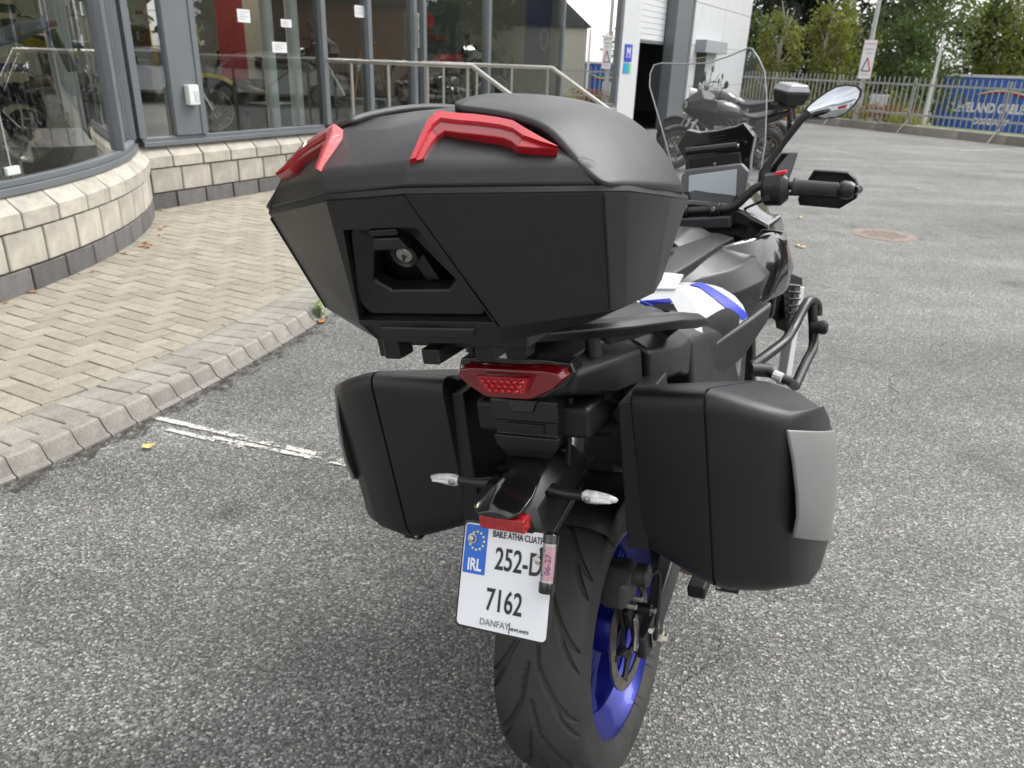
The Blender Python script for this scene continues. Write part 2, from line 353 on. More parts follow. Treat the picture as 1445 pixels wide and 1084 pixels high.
for (c, i, j, w, h, d, P, N) in bricks:
    g_ = .0028; poly = [Vector((-w*U_/2+g_, -h*U_/2+g_)), Vector((w*U_/2-g_, -h*U_/2+g_)), Vector((w*U_/2-g_, h*U_/2-g_)), Vector((-w*U_/2+g_, h*U_/2-g_))]
    cut = d < .14; wz = random.uniform(-.002, .0012)
    if cut or nb >= 300:
        pw = [c+hx*q.x+hy*q.y for q in poly]
        if cut: pw = clip(pw, P, N)
        if len(pw) < 3: continue
        ar = abs(sum(a.x*b.y-a.y*b.x for a, b in zip(pw, pw[1:]+pw[:1])))/2
        if ar < .0012: continue
    if nb < 300 and shown(c):
        nb += 1
        if cut:
            mb = MB(); brick_mb([q-c for q in pw], mb, PZ, .02); o = mb.build('paver', paver_m, pav, ang=20); o.location = (c.x, c.y, wz)
        else:
            if (w, h) not in full:
                mb = MB(); brick_mb(poly, mb, PZ, .02); full[(w, h)] = mb.mesh('paver', 20); full[(w, h)].materials.append(paver_m)
            o = link('paver', full[(w, h)], paver_m, pav); o.location = (c.x, c.y, wz); o.rotation_euler = (random.uniform(-.006, .006), random.uniform(-.006, .006), R(62))
    else:
        pw = [c+hx*q.x+hy*q.y for q in poly] if not cut else pw
        brick_mb(pw, rest, PZ+wz, .02)
o = rest.build('paver_field', paver_m, pav, ang=20); o['kind'] = 'stuff'
# worn white paint line running out from the kerb
def paint_mat():
    m = bpy.data.materials.new('worn_road_paint'); m.use_nodes = True; t = m.node_tree; n = t.nodes; b = n['Principled BSDF']; L = t.links.new
    b.inputs['Base Color'].default_value = (.46, .45, .42, 1); b.inputs['Roughness'].default_value = .8
    tc = n.new('ShaderNodeTexCoord'); z = n.new('ShaderNodeTexNoise'); z.inputs['Scale'].default_value = 75; z.inputs['Detail'].default_value = 3; L(tc.outputs['Object'], z.inputs['Vector'])
    z2 = n.new('ShaderNodeTexNoise'); z2.inputs['Scale'].default_value = 6; z2.inputs['Detail'].default_value = 3; L(tc.outputs['Object'], z2.inputs['Vector'])
    a = n.new('ShaderNodeMath'); a.operation = 'ADD'; L(z.outputs['Fac'], a.inputs[0]); L(z2.outputs['Fac'], a.inputs[1])
    sx = n.new('ShaderNodeSeparateXYZ'); L(tc.outputs['Generated'], sx.inputs[0])
    f = n.new('ShaderNodeMapRange'); f.inputs['To Min'].default_value = .11; f.inputs['To Max'].default_value = -.07; L(sx.outputs[0], f.inputs['Value'])
    a2 = n.new('ShaderNodeMath'); a2.operation = 'ADD'; L(a.outputs[0], a2.inputs[0]); L(f.outputs[0], a2.inputs[1])
    r = n.new('ShaderNodeMapRange'); r.inputs['From Min'].default_value = .95; r.inputs['From Max'].default_value = 1.10; L(a2.outputs[0], r.inputs['Value']); L(r.outputs[0], b.inputs['Alpha'])
    return m
pm = paint_mat()
def strip(a, b, w, name):
    a = Vector(a); b = Vector(b); nn = Vector((-(b-a).y, (b-a).x)).normalized()*w/2; mb = MB(); N = 90
    mb.add([(*(a.lerp(b, i/N)+s*nn*random.uniform(.72, 1.25)), .005) for i in range(N+1) for s in (-1, 1)], [(2*i, 2*i+2, 2*i+3, 2*i+1) for i in range(N)])
    o = mb.build(name, pm, g, ang=0); return o
for (a, b, w) in (((222, 591), (560, 668), .030), ((236, 607), (350, 634), .024), ((300, 618), (560, 672), .024)):
    strip(ground(*a)[:2], ground(*b)[:2], w, 'painted_line')
strip(ground(1355, 213)[:2], ground(1560, 206)[:2], .07, 'painted_line')
# grit swept against the kerb
def grit_mat():
    m = bpy.data.materials.new('kerb_grit'); m.use_nodes = True; t = m.node_tree; n = t.nodes; b = n['Principled BSDF']; L = t.links.new
    b.inputs['Base Color'].default_value = (.045, .040, .032, 1); b.inputs['Roughness'].default_value = .95
    tc = n.new('ShaderNodeTexCoord'); z = n.new('ShaderNodeTexNoise'); z.inputs['Scale'].default_value = 26; z.inputs['Detail'].default_value = 8; z.inputs['Roughness'].default_value = .75; L(tc.outputs['Object'], z.inputs['Vector'])
    r = n.new('ShaderNodeMapRange'); r.inputs['From Min'].default_value = .46; r.inputs['From Max'].default_value = .60; r.inputs['To Max'].default_value = .85; L(z.outputs['Fac'], r.inputs['Value']); L(r.outputs[0], b.inputs['Alpha']); return m
kg = MB(); rr_ = [[(*q, .0045) for q in (offset(KP, -d)[i] for d in (-.02, .03+.02*math.sin(i*1.7), .07+.03*math.sin(i*.9+1)))] for i in range(24, 160)]
kg.loft(rr_, False, False, False); kg.build('kerb_grit', grit_mat(), g, ang=0)['kind'] = 'stuff'
# rusty manhole cover
c = ground(1247, 332); mb = MB(); mb.lathe([(.0, .0), (.006, .0), (.006, .27), (.003, .275), (.003, .30), (0, .302)], (c[0], c[1], .001), 'z', 32)
for i in range(-4, 5):
    for j in range(-4, 5):
        if i*i+j*j < 17: mb.box(c[0]+i*.052-.017, c[0]+i*.052+.017, c[1]+j*.052-.017, c[1]+j*.052+.017, .006, .010)
mb.build('manhole_cover', mat('rusty_iron', (.20, .16, .135), .85, var=.35, vscale=14), g, ang=20)
# fallen leaves, a weed at the kerb
leafm = mat('dry_leaf', (.30, .13, .05), .8, var=.4, vscale=30, island=.4); leafy = mat('yellow_leaf', (.55, .42, .16), .8, var=.2, vscale=30)
def leaf(P, s, m, label, rz):
    mb = MB(); pts = []
    n_ = 14
    for k in range(n_):
        a = 2*math.pi*k/n_; r = s*(.55+.45*abs(math.cos(1.5*a))**.7)*random.uniform(.8, 1.1); pts.append((r*math.cos(a), r*.75*math.sin(a), .006+.35*s*math.cos(a)**2*random.uniform(.3, 1.)))
    mb.add([(0, 0, .004)]+pts, [(0, i+1, (i+1) % n_+1) for i in range(n_)]); o = mb.build('fallen_leaf', m, ang=0, solid=.0006); o.location = P; o.rotation_euler = (0, 0, rz)
    return tag(o, label, 'leaf', 'fallen leaves')
for (px, py, s) in ((40, 413, .03), (124, 384, .018), (170, 358, .022), (196, 348, .035), (203, 350, .03), (200, 344, .028), (208, 346, .03), (219, 333, .024), (222, 324, .03), (228, 320, .022), (226, 294, .035), (232, 292, .03), (238, 291, .034), (222, 297, .03), (299, 281, .025), (1, 428, .02)):
    P = ground(px, py, PZ); leaf((P[0]+.03, P[1], PZ+.002), s, leafm, 'curled brown leaf in the corner where the bay meets the straight plinth' if px > 215 else 'brown leaf in the small heap at the foot of the curved plinth' if px > 160 else 'lone brown leaf against the dark base of the curved plinth', random.uniform(0, 6))
P = ground(210, 633); leaf((P[0], P[1], .006), .03, leafy, 'single pale yellow leaf on the asphalt beside the white line', .4)
P = ground(453, 456); leaf((P[0], P[1], .006), .032, leafm, 'orange leaf lying under the green weed at the kerb', 1.)
for (px, py) in ((1128, 308), (1125, 348), (1132, 350), (1295, 268)):
    P = ground(px, py); leaf((P[0], P[1], .006), .035, leafy, 'pale leaf lying on the open asphalt', random.uniform(0, 6))
wd = empty('weed', ground(452, 452)); mb = MB(); fl = MB()
for k in range(16):
    a = random.uniform(0, 6.28); h = random.uniform(.06, .13); lean = random.uniform(.01, .05)
    tip = (lean*math.cos(a), lean*math.sin(a), h); mb.tube([(0, 0, 0), (tip[0]*.4, tip[1]*.4, h*.6), tip], [.0018, .0015, .001], 5)
    for q in range(5):
        u = random.uniform(.3, 1.); b_ = random.uniform(0, 6.28); p = Vector(tip)*u; e = Vector((math.cos(b_), math.sin(b_), .4))*.022; s_ = Vector((-math.sin(b_), math.cos(b_), 0))*.006
        mb.add([p, p+e*.5+s_, p+e, p+e*.5-s_], [(0, 1, 2, 3)])
    if k < 6: fl.lathe([(-.005, 0), (0, .006), (.006, 0)], tip, 'z', 7)
mb.build('foliage', mat('weed_green', (.13, .22, .05), .7, island=.3), wd); fl.build('flower_heads', mat('weed_flower', (.55, .48, .14), .7), wd)
tag(wd, 'small green weed with yellow heads growing against the kerb', 'weed')
# ================================================================== showroom building
BD = empty('showroom_building', (FA[0], FA[1], 0), FANG)
tag(BD, 'motorcycle showroom with curved glass bay, pale stone plinth and white garage wall', 'building')
_bdm = np.array((Matrix.Translation((FA[0], FA[1], 0)) @ Matrix.Rotation(FANG, 4, 'Z')).inverted())
def FL(px, py, y=0.):                                               # pixel -> facade-local point on the plane y
    o = _bdm[:3, :3]@_C+_bdm[:3, 3]; e = _bdm[:3, :3]@ray(px, py); return tuple(o+e*(y-o[1])/e[1])
lime = mat('limestone', (.37, .345, .295), .85, grain=.22, var=.34, vscale=7, bump=.5, bscale=120, island=.13)
dark_st = mat('dark_base_stone', (.115, .108, .105), .85, grain=.3, var=.4, vscale=6, bump=.6, bscale=90, island=.2)
mortar = mat('dark_mortar', (.10, .095, .085), .95, var=.2)
frame_m = mat('grey_aluminium_frame', (.145, .16, .172), .42, metal=.25, var=.08, vscale=4)
glass = glass_mat('showroom_glass', (.72, .79, .77), 2.4)
clad = mat('white_cladding', (.56, .57, .58), .5, var=.06, vscale=3, bump=.05, bscale=30)
inner_w = mat('interior_wall', (.26, .25, .23), .8, var=.1, vscale=3); floor_in = mat('showroom_floor', (.055, .055, .057), .25, var=.25, vscale=4)
white_i = mat('interior_white', (.62, .63, .63), .6, var=.05)
def fb(name, m, x0, x1, y0, y1, z0, z1, bevel=0., parent=None): return MB().box(x0, x1, y0, y1, z0, z1).build(name, m, parent or BD, bevel=bevel, ang=30)
# stone blocks (front face towards -y), shared meshes
def block_mesh(L, z0, z1, prof, m, name):
    mb = MB(); rings = []
    for x in (-L/2, -L/2+.006, L/2-.006, L/2):
        e = .006 if abs(x) > L/2-.003 else 0.
        rings.append([(x, y+e, z) for y, z in prof])
    mb.loft(rings); me = mb.mesh(name, 25); me.materials.append(m); return me
def vprof(z0, z1, y): return [(y+.006, z0), (y, z0+.006), (y, z1-.006), (y+.006, z1), (y+.16, z1), (y+.16, z0)]
capprof = [(-.006, .440), (-.012, .446), (-.012, .535), (.075, .618), (.12, .620), (.16, .620), (.16, .440)]
CLB = (-3.709, 2.655); RW = 4.55
rows = [('base_stone', dark_st, vprof(.06, .214, .004), .335, 0.), ('stone_block', lime, vprof(.224, .430, 0.), .335, .5), ('cap_stone', lime, capprof, .335, 0.)]
for name, m, prof, L, ph in rows:
    me = block_mesh(L-.012, 0, 0, prof, m, name)
    s = -.09+ph*.17
    while s < 2.3:
        o = link(name, me, m, BD); o.location = (s+.17, random.uniform(-.002, .003), 0); s += .337
    # curved part: blocks stand on the circle
    st = math.degrees(.322/RW); me2 = block_mesh(.318-.010, 0, 0, prof, m, name)
    a = -35.7-.6-ph*st
    while a > -80:
        am = R(a-st/2); o = link(name, me2, m, BD); o.location = (CLB[0]+RW*math.cos(am), CLB[1]+RW*math.sin(am), 0); o.rotation_euler = (0, 0, am+math.pi/2); a -= st
def arc_wall(name, m, r0, r1, z0, z1, a0=-35.7, a1=-118, n=60, bevel=0):
    mb = MB(); rings = []
    for k in range(n+1):
        a = R(a0+(a1-a0)*k/n); c, s_ = math.cos(a), math.sin(a)
        rings.append([(CLB[0]+r*c, CLB[1]+r*s_, z) for r, z in ((r0, z0), (r1, z0), (r1, z1), (r0, z1))])
    return mb.loft(rings).build(name, m, BD, bevel=bevel)
arc_wall('bay_wall_core', mortar, RW-.20, RW-.10, 0, .60)
arc_wall('bay_wall_end', lime, RW-.18, RW+.0, .06, .615, -80.5, -118, 30)
arc_wall('bay_sill', frame_m, RW-.17, RW-.055, .622, .665, bevel=.004); arc_wall('bay_sill', frame_m, RW-.15, RW-.075, .667, .705, bevel=.004)
fb('plinth_core', mortar, -.02, 2.36, .10, .2, 0, .60); fb('plinth', lime, 4.35, 11.2, .0, .2, 0, .615, .004)
fb('window_sill', frame_m, .0, 2.36, .02, .15, .622, .665, .004); fb('window_sill', frame_m, .0, 2.36, .04, .13, .667, .70, .004); fb('window_sill', frame_m, 4.35, 11.2, .02, .15, .622, .70, .004)
# mullions
ZT = 4.1
for s0, s1, y0 in ((-.055, .015, -.01), (.36, .65, .02), (2.365, 2.435, .0), (3.155, 3.225, .0), (4.065, 4.135, .0), (4.275, 4.345, .0), (5.92, 6.0, .0), (8.50, 8.56, .02), (11.11, 11.20, .0)):
    fb('mullion', frame_m, s0, s1, y0, y0+.12, .45 if 2.4 < s0 < 4.2 else .703, ZT, .004)
fb('post_trim', frame_m, .64, .70, .01, .12, .703, ZT, .003)
for a, w in ((-47.4, .05), (-37.2, .03)):
    am = R(a); o = MB().box(-w/2, w/2, .0, .10, .706, ZT).build('mullion', frame_m, BD, bevel=.003); o.location = (CLB[0]+(RW-.06)*math.cos(am), CLB[1]+(RW-.06)*math.sin(am), 0); o.rotation_euler = (0, 0, am+math.pi/2)
# panes
def pane(s0, s1, z0=.703, y=.06): return MB().add([(s0, y, z0), (s1, y, z0), (s1, y, ZT), (s0, y, ZT)], [(0, 1, 2, 3)]).build('glass_pane', glass, BD, ang=0)
for s0, s1, z0 in ((.015, .36, .703), (.70, 2.365, .703), (2.435, 3.155, .50), (3.225, 4.065, .50), (4.345, 5.92, .703), (6.0, 8.5, .703), (8.56, 11.11, .703), (4.135, 4.275, .5)): pane(s0, s1, z0)
def arc_pane(a0, a1, r=RW-.11, n=24):
    mb = MB(); vs = []
    for k in range(n+1):
        a = R(a0+(a1-a0)*k/n); vs += [(CLB[0]+r*math.cos(a), CLB[1]+r*math.sin(a), z) for z in (.706, ZT)]
    return mb.add(vs, [(2*k, 2*k+2, 2*k+3, 2*k+1) for k in range(n)]).build('glass_pane', glass, BD, ang=60)
for a0, a1 in ((-37.5, -47.1), (-47.7, -66.9), (-67.0, -86), (-86.1, -118)): arc_pane(a0, a1)
for a in (-66.95, -86.05):
    am = R(a); MB().tube([(CLB[0]+(RW-.106)*math.cos(am), CLB[1]+(RW-.106)*math.sin(am), z) for z in (.706, ZT)], .005, 6).build('pane_joint', mat('silicone', (.3, .31, .31), .5), BD)
    o = MB().box(-.055, .055, -.012, .012, .725, .775).build('pane_clamp', mat('pale_rubber', (.55, .60, .55), .6), BD, bevel=.008); o.location = (CLB[0]+(RW-.10)*math.cos(am), CLB[1]+(RW-.10)*math.sin(am), 0); o.rotation_euler = (0, 0, am+math.pi/2)
# shell: roof, ceilings, walls, floors
disc = [(CLB[0]+(RW-.2)*math.cos(R(a)), CLB[1]+(RW-.2)*math.sin(R(a))) for a in range(-36, -146, -4)]
MB().add([(x, y, .546) for x, y in disc], [tuple(range(len(disc)))]).build('bay_floor', floor_in, BD, ang=0)
fb('showroom_floor', floor_in, -8, 11.2, .16, 9, .0, .55); fb('roof', clad, -8.3, 22, -.1, 9.3, 4.1, 4.9); fb('ceiling', white_i, -8, 11.1, .2, 9, 3.5, 3.56)
MB().add([(x*1., y, z) for z in (ZT, 4.9) for x, y in [(CLB[0]+(RW+.15)*math.cos(R(a)), CLB[1]+(RW+.15)*math.sin(R(a))) for a in range(-36, -146, -4)]], [tuple(range(28)), tuple(range(55, 27, -1))]+[(i, (i+1) % 28, (i+1) % 28+28, i+28) for i in range(28)]).build('bay_roof', clad, BD, ang=30)
fb('rear_wall', inner_w, -8, 11.2, 9, 9.2, 0, ZT); fb('party_wall', inner_w, 11.2, 11.3, .2, 9, 0, ZT); fb('side_wall', clad, -8.2, -8, 0, 9.2, 0, ZT)
fb('front_return_wall', clad, -8.2, -7.35, 0, .2, 0, ZT)
# garage end: pillar, roller door, steel column, clad wall
fb('pillar', clad, 11.2, 12.22, -.02, .25, 0, ZT, .004)
sh = fb('roller_door', mat('roller_white', (.62, .63, .64), .45, var=.04), 12.22, 14.45, .22, .26, 1.96, ZT)
for k in range(18): fb('door_slat', MATS['roller_white'], 12.23, 14.44, .205, .219, 1.97+k*.118, 1.97+k*.118+.108, .006, sh)
fb('door_bottom_rail', frame_m, 12.22, 14.45, .20, .27, 1.90, 1.955, .004)
fb('steel_column', frame_m, 14.46, 15.15, -.06, .2, 0, ZT, .01); fb('column_web', frame_m, 15.16, 15.9, .02, .2, 0, ZT)
fb('garage_floor', floor_in, 11.3, 22, .25, 9, 0, .02); fb('garage_rear_wall', inner_w, 11.3, 22, 6, 6.2, 0, ZT); fb('garage_side_wall', clad, 21.85, 22.05, .1, 9.2, 0, ZT)
cs = [16.0, 18.9, 21.98]
for a, b in zip(cs, cs[1:]):
    for k in range(4):
        z0, z1 = (0.03, .98, 1.96, 2.94)[k], (.97, 1.95, 2.93, 4.08)[k]
        fb('cladding_panel', clad, a+.008, b-.008, -.02, .04, z0, z1, .008)
fb('clad_wall_core', mortar, 15.91, 21.98, .03, .12, 0, ZT)
fb('shutter_box', mat('shutter_grey', (.30, .32, .34), .5), 16.35, 18.5, -.30, -.022, 1.80, 2.10, .01)
fb('narrow_window', mat('dark_window', (.02, .022, .025), .15), 16.55, 17.35, -.06, -.022, .30, 1.795, .006)
sg = fb('blue_sign', mat('sign_blue', (.03, .05, .42), .4), 11.36, 11.78, -.034, -.022, 1.50, 1.83)
text('M', .30, whitei if 'whitei' in globals() else mat('white_print', (.85, .86, .88), .4), sg, (11.57, -.037, 1.665), (1, 0, 0), (0, 0, 1), name='pictogram')
fb('cyan_sign', mat('sign_cyan', (.02, .30, .55), .4), 11.36, 11.60, -.034, -.022, 1.28, 1.47); fb('green_sign', mat('sign_green', (.10, .45, .18), .4), 11.61, 11.76, -.034, -.022, 1.28, 1.47)
pir = fb('motion_sensor', white_i, .485, .60, -.05, .018, .965, 1.14, .01); fb('sensor_lens', mat('sensor_lens', (.5, .53, .55), .25), .545, .592, -.056, -.050, 1.0, 1.09, .004, pir)
# door furniture
fb('door_handle', steel if 'steel' in globals() else mat('brushed_steel', (.42, .41, .39), .34, metal=1, var=.15, vscale=30, rvar=.1), 4.08, 4.11, -.05, -.03, 1.55, 1.95, .006)
# landing, steps, handrails
stone_l = mat('landing_concrete', (.30, .29, .27), .85, var=.15, vscale=4)
fb('landing', stone_l, 2.2, 4.4, -1.95, .0, 0, .45, .01)
for k in range(2): fb('step', stone_l, 2.2, 4.4, -1.95-.32*(k+1), -1.952-.32*k, 0, .30-.15*k, .01)
inox = mat('stainless_rail', (.50, .49, .45), .30, metal=.9, var=.06)
for s in (2.4, 4.2):
    hr = empty('handrail', parent=BD)
    hr = MB().tube([(s, -.02, 1.375), (s, -1.9, 1.375), (s, -2.75, .90)], .022, 12).build('handrail', inox, BD, ang=50)
    for y, z0, z1 in ((-.35, .452, 1.36), (-.85, .452, 1.36), (-1.35, .452, 1.36), (-1.84, .452, 1.36), (-2.62, .0, .95)):
        MB().tube([(s, y, z0), (s, y, z1)], .018, 10).build('rail_post', inox, hr)
for o in [q for q in BD.children if q.type == 'EMPTY']: bpy.data.objects.remove(o)
# ------------------------------------------------------------------ things inside, seen through the glass
def inside(name, m, px0, py0, px1, py1, y, depth, label, cat, bevel=.004, group=None):
    a, b = FL(px0, py1, y), FL(px1, py0, y)
    o = MB().box(0, b[0]-a[0], 0, depth, 0, b[2]-a[2]).build(name, m, bevel=bevel); o.location = FW(a[0], y, a[2]); o.rotation_euler = (0, 0, FANG)
    return tag(o, label, cat, group)
red_b = mat('red_banner', (.26, .015, .015), .5, var=.1); navy = mat('navy_banner', (.016, .02, .085), .5, var=.1)
inside('display_panel', red_b, 318, -40, 337, 112, 2.6, .06, 'tall red display panel standing inside the showroom', 'panel')
inside('display_panel', inner_w if False else mat('beige_panel', (.33, .29, .23), .7, var=.1), 338, -60, 362, 112, 3.0, .08, 'tall beige display panel beside the red one', 'panel')
nb_ = inside('display_panel', navy, 742, -60, 800, 92, 1.6, .05, 'navy blue banner with a pale ring emblem inside the glass', 'banner')
c = FL(768, 55, 1.59); rg = MB(); rg.lathe([(0, .17), (0, .20), (-.004, .20), (-.004, .17)], (c[0]-FL(742, 92, 1.6)[0], -.004, c[2]-FL(742, 92, 1.6)[2]), 'y', 32, True); rg.build('ring_emblem', mat('pale_blue_print', (.25, .28, .42), .5), nb_)
yl = inside('maker_sign', mat('sign_charcoal', (.035, .04, .04), .5), 590, 5, 650, 75, 1.4, .05, 'dark wall sign with a red round emblem and red capitals', 'sign')
a = FL(590, 75, 1.4); c = FL(606, 30, 1.4); rd = mat('dark_red_print', (.36, .02, .02), .5)
MB().lathe([(-.006, 0), (-.006, .13), (0, .13)], (c[0]-a[0], 0, c[2]-a[2]), 'y', 32).build('round_emblem', rd, yl)
c = FL(614, 54, 1.4); text('YAMAHA', .15, rd, yl, (c[0]-a[0], -.008, c[2]-a[2]), (1, 0, 0), (0, 0, 1))
inside('storage_bin', mat('bin_grey', (.10, .12, .14), .5), 396, 146, 428, 186, .7, .5, 'blue grey plastic bin on the showroom floor by the window', 'bin', .02)
inside('storage_bin', MATS['bin_grey'], 530, 140, 560, 172, 1.2, .5, 'grey plastic bin behind the entrance doors', 'bin', .02)
cabinet = inside('cabinet', white_i, 189, 84, 212, 128, 1.3, .5, 'white cabinet with dark switches inside the corner window', 'cabinet', .01)
fb('cabinet_switch', deep if 'deep' in globals() else mat('deep_black_plastic', (.007, .007, .0075), .55, bump=.05, bscale=600), .03, .09, -.008, -.001, .25, .33, .0, cabinet)
inside('tool_trolley', mat('trolley_red', (.35, .03, .03), .4), 187, 129, 214, 150, 1.3, .5, 'red tool trolley under the white cabinet', 'trolley', .01)
for k, (x0, y0, x1, y1, lab) in enumerate(((336, 14, 352, 31, 'white printed notice taped on the glass beside the wide grey post'), (501, 9, 516, 24, 'square white notice on the entrance glass'), (397, 28, 411, 38, 'small white notice on the showroom window'), (385, 60, 404, 74, 'pale paper label low on the showroom window'))):
    nt_ = inside('notice', white_i, x0, y0, x1, y1, .050, .002, lab, 'notice', 0)
    w_ = FL(x1, y0, .05)[0]-FL(x0, y1, .05)[0]; h_ = FL(x1, y0, .05)[2]-FL(x0, y1, .05)[2]
    for q in range(4): fb('printed_line', mat('grey_print', (.22, .22, .24), .5), w_*.15, w_*(.85 if q % 2 == 0 else .65), -.0012, -.0006, h_*(.78-q*.18), h_*(.82-q*.18), 0, nt_)
# wooden easel by the door, white columns, strip lights
es = empty('wooden_easel', FW(0, 0, 0), FANG)
wood = mat('easel_wood', (.36, .20, .09), .6, var=.2)
for p0, p1 in (((517, 20), (495, 172)), ((530, 60), (548, 150)), ((522, 40), (512, 165))):
    a, b = FL(*p0, .8), FL(*p1, .8 if p1[0] < 500 else 1.0); MB().tube([a, b], .016, 6).build('leg', wood, es)
tag(es, 'wooden easel with splayed legs inside the entrance glass', 'easel')
for (px, y, lab) in ((383, .45, 'slim white column just inside the showroom window'), (418, .30, 'slim pale column behind the glass near the entrance')):
    c = FL(px, 120, y); o = MB().lathe([(.55, 0), (.55, .09), (.60, .07), (3.4, .07), (3.45, .09), (3.5, .09), (3.5, 0)], (0, 0, 0), 'z', 20).build('column', white_i); o.location = FW(c[0], y, 0); tag(o, lab, 'column')
for (wx, wy, r_, lab) in ((-4.3, 7.6, .10, 'round white column inside the curved bay'), (-4.9, 7.3, .06, 'thin pale post inside the curved bay')):
    o = MB().lathe([(.545, 0), (.545, r_*1.2), (.60, r_), (3.4, r_), (3.5, r_), (3.5, 0)], (0, 0, 0), 'z', 24).build('column', white_i); o.location = (wx, wy, 0); tag(o, lab, 'column')
for k, (s, y) in enumerate(((1.6, 3.0), (4.5, 2.0), (7.5, 3.0), (-2.5, 2.0), (1.6, 6.0), (7.5, 6.0))):
    o = MB().box(-.7, .7, -.03, .03, -.04, 0).build('strip_light', mat('strip_glow', (1., .93, .80), .5, emit=32.)); o.location = FW(s, y, 2.55 if k == 0 else 3.3); o.rotation_euler = (0, 0, FANG+.2)
    for q in (-.5, .5): MB().tube([(q, 0, 0), (q, 0, (3.5-(2.55 if k == 0 else 3.3)))], .004, 4).build('hanger', frame_m, o)
    tag(o, 'lit fluorescent strip light hanging from the showroom ceiling', 'light', 'ceiling strip lights')
# slat wall in the bay: beige boards with dark gaps
sw_ = empty('slat_wall', (-4.69, 7.0, .548), R(34)); bm_ = mat('beige_board', (.42, .36, .22), .6, var=.1)
for k in range(13): MB().box(-2.6, .35, 0, .03, .02+k*.235, .02+k*.235+.165).build('board', bm_, sw_, bevel=.004)
MB().box(-2.6, .35, .031, .08, 0, 3.05).build('backing', mat('navy_back', (.02, .025, .05), .6), sw_)
tag(sw_, 'beige slatted display wall with dark grooves inside the curved bay', 'display wall')
# ================================================================== the big touring motorcycle
BK = empty('touring_motorcycle'); BK.matrix_world = BM
tag(BK, 'black, white and blue touring motorcycle with top case and side cases on the asphalt', 'motorcycle')
plast = mat('black_textured_plastic', (.0065, .0065, .0072), .37, var=.22, vscale=5, bump=.28, bscale=1300, rvar=.08, spec=.62)
plast2 = mat('black_smooth_plastic', (.009, .009, .0098), .36, var=.2, vscale=9, bump=.05, bscale=700, rvar=.08)
deep = mat('deep_black_plastic', (.007, .007, .0075), .55, bump=.05, bscale=600)
gloss = mat('gloss_black_paint', (.006, .006, .007), .12, coat=.8, rvar=.05, vscale=4)
rubber = mat('tyre_rubber', (.034, .0325, .031), .68, var=.45, vscale=7, bump=.12, bscale=420, rvar=.08)
blue_m = mat('blue_wheel_paint', (.006, .012, .20), .36, metal=.45, coat=.2, var=.15, vscale=9, rvar=.06)
steel = mat('brushed_steel', (.42, .41, .39), .34, metal=1, var=.15, vscale=30, rvar=.1)
disc_m = mat('worn_disc_steel', (.26, .235, .21), .42, metal=.9, var=.35, vscale=40, rvar=.1)
silver = mat('silver_satin_panel', (.27, .275, .27), .42, metal=.6, var=.05, vscale=6, bump=.05, bscale=900)
zinc = mat('zinc_bolt', (.58, .56, .48), .35, metal=.9, var=.2, vscale=60)
white_p = mat('white_paint', (.58, .59, .60), .28, coat=.3, var=.05, vscale=5)
blue_s = mat('blue_sticker', (.035, .05, .46), .35)
red_l = mat('red_lens', (.40, .005, .014), .10, coat=.9, var=.22, vscale=18, bump=.25, bscale=260)
red_d = mat('dark_red_lens', (.20, .004, .008), .10, coat=.9, var=.2, vscale=25)
alu_d = mat('dark_cast_alloy', (.055, .056, .06), .45, metal=.6, var=.25, vscale=18, bump=.1, bscale=300)
clear_l = mat('clear_signal_lens', (.66, .66, .65), .12, coat=.8, var=.4, vscale=90, bump=.6, bscale=380, metal=.25)

def ringsym(half):                                                  # half outline x>=0, first and last on the centre line
    return [tuple(q) for q in half]+[(-q[0],)+tuple(q[1:]) for q in reversed(half) if q[0] > 1e-6]
# ---------------------------------------------------------------- top case
def lerp3(a, b, t): return tuple(a[i]+(b[i]-a[i])*t for i in range(3))
PN = Vector((0, -.149, -.080)).normalized()                          # outward normal of the slanting rear face (down the face = +y)
S0 = [(0, -.545, 1.300), (.056, -.542, 1.300), (.255, -.434, 1.277), (.272, -.400, 1.272), (.283, -.25, 1.245), (.268, -.10, 1.222), (.235, -.05, 1.217), (0, -.03, 1.215)]
S1 = [(0, -.459, 1.120), (.110, -.452, 1.120), (.232, -.378, 1.122), (.242, -.345, 1.120), (.25, -.24, 1.112), (.23, -.13, 1.105), (.2, -.09, 1.10), (0, -.08, 1.10)]
S2 = [(0, -.440, 1.092), (.094, -.438, 1.092), (.17, -.372, 1.098), (.185, -.34, 1.095), (.19, -.24, 1.09), (.18, -.15, 1.09), (.15, -.12, 1.09), (0, -.11, 1.09)]
mb = MB(); mb.loft([ringsym(S0), ringsym(S1), ringsym(S2)], True, True)
n_ = len(ringsym(S0))
# open the rear centre panel and sink a pocket for the carrying handle
drop = [f for f in mb.f if len(f) == 4 and all(abs(mb.v[i][0]) < .1125 and mb.v[i][1] < -.445 and mb.v[i][2] > 1.11 for i in f)]
mb.f = [f for f in mb.f if f not in drop]
def onface(x, z, d=0.):                                             # point on the rear centre face
    y = -.5435+(1.300-z)*.485; return (x+PN.x*d, y+PN.y*d, z+PN.z*d)
outer = [(-.056, 1.300), (.056, 1.300), (.110, 1.120), (-.110, 1.120)]
pock = [(-.053, 1.262), (.053, 1.262), (.106, 1.128), (-.106, 1.128)]
vs = [onface(x, z) for x, z in outer]+[onface(x, z) for x, z in pock]+[onface(x*.95, 1.195+(z-1.195)*.95, -.055) for x, z in pock]
mb.add(vs, [(i, (i+1) % 4, (i+1) % 4+4, i+4) for i in range(4)]+[(i+4, (i+1) % 4+4, (i+1) % 4+8, i+8) for i in range(4)]+[(8, 9, 10, 11)])
import bmesh as _bm
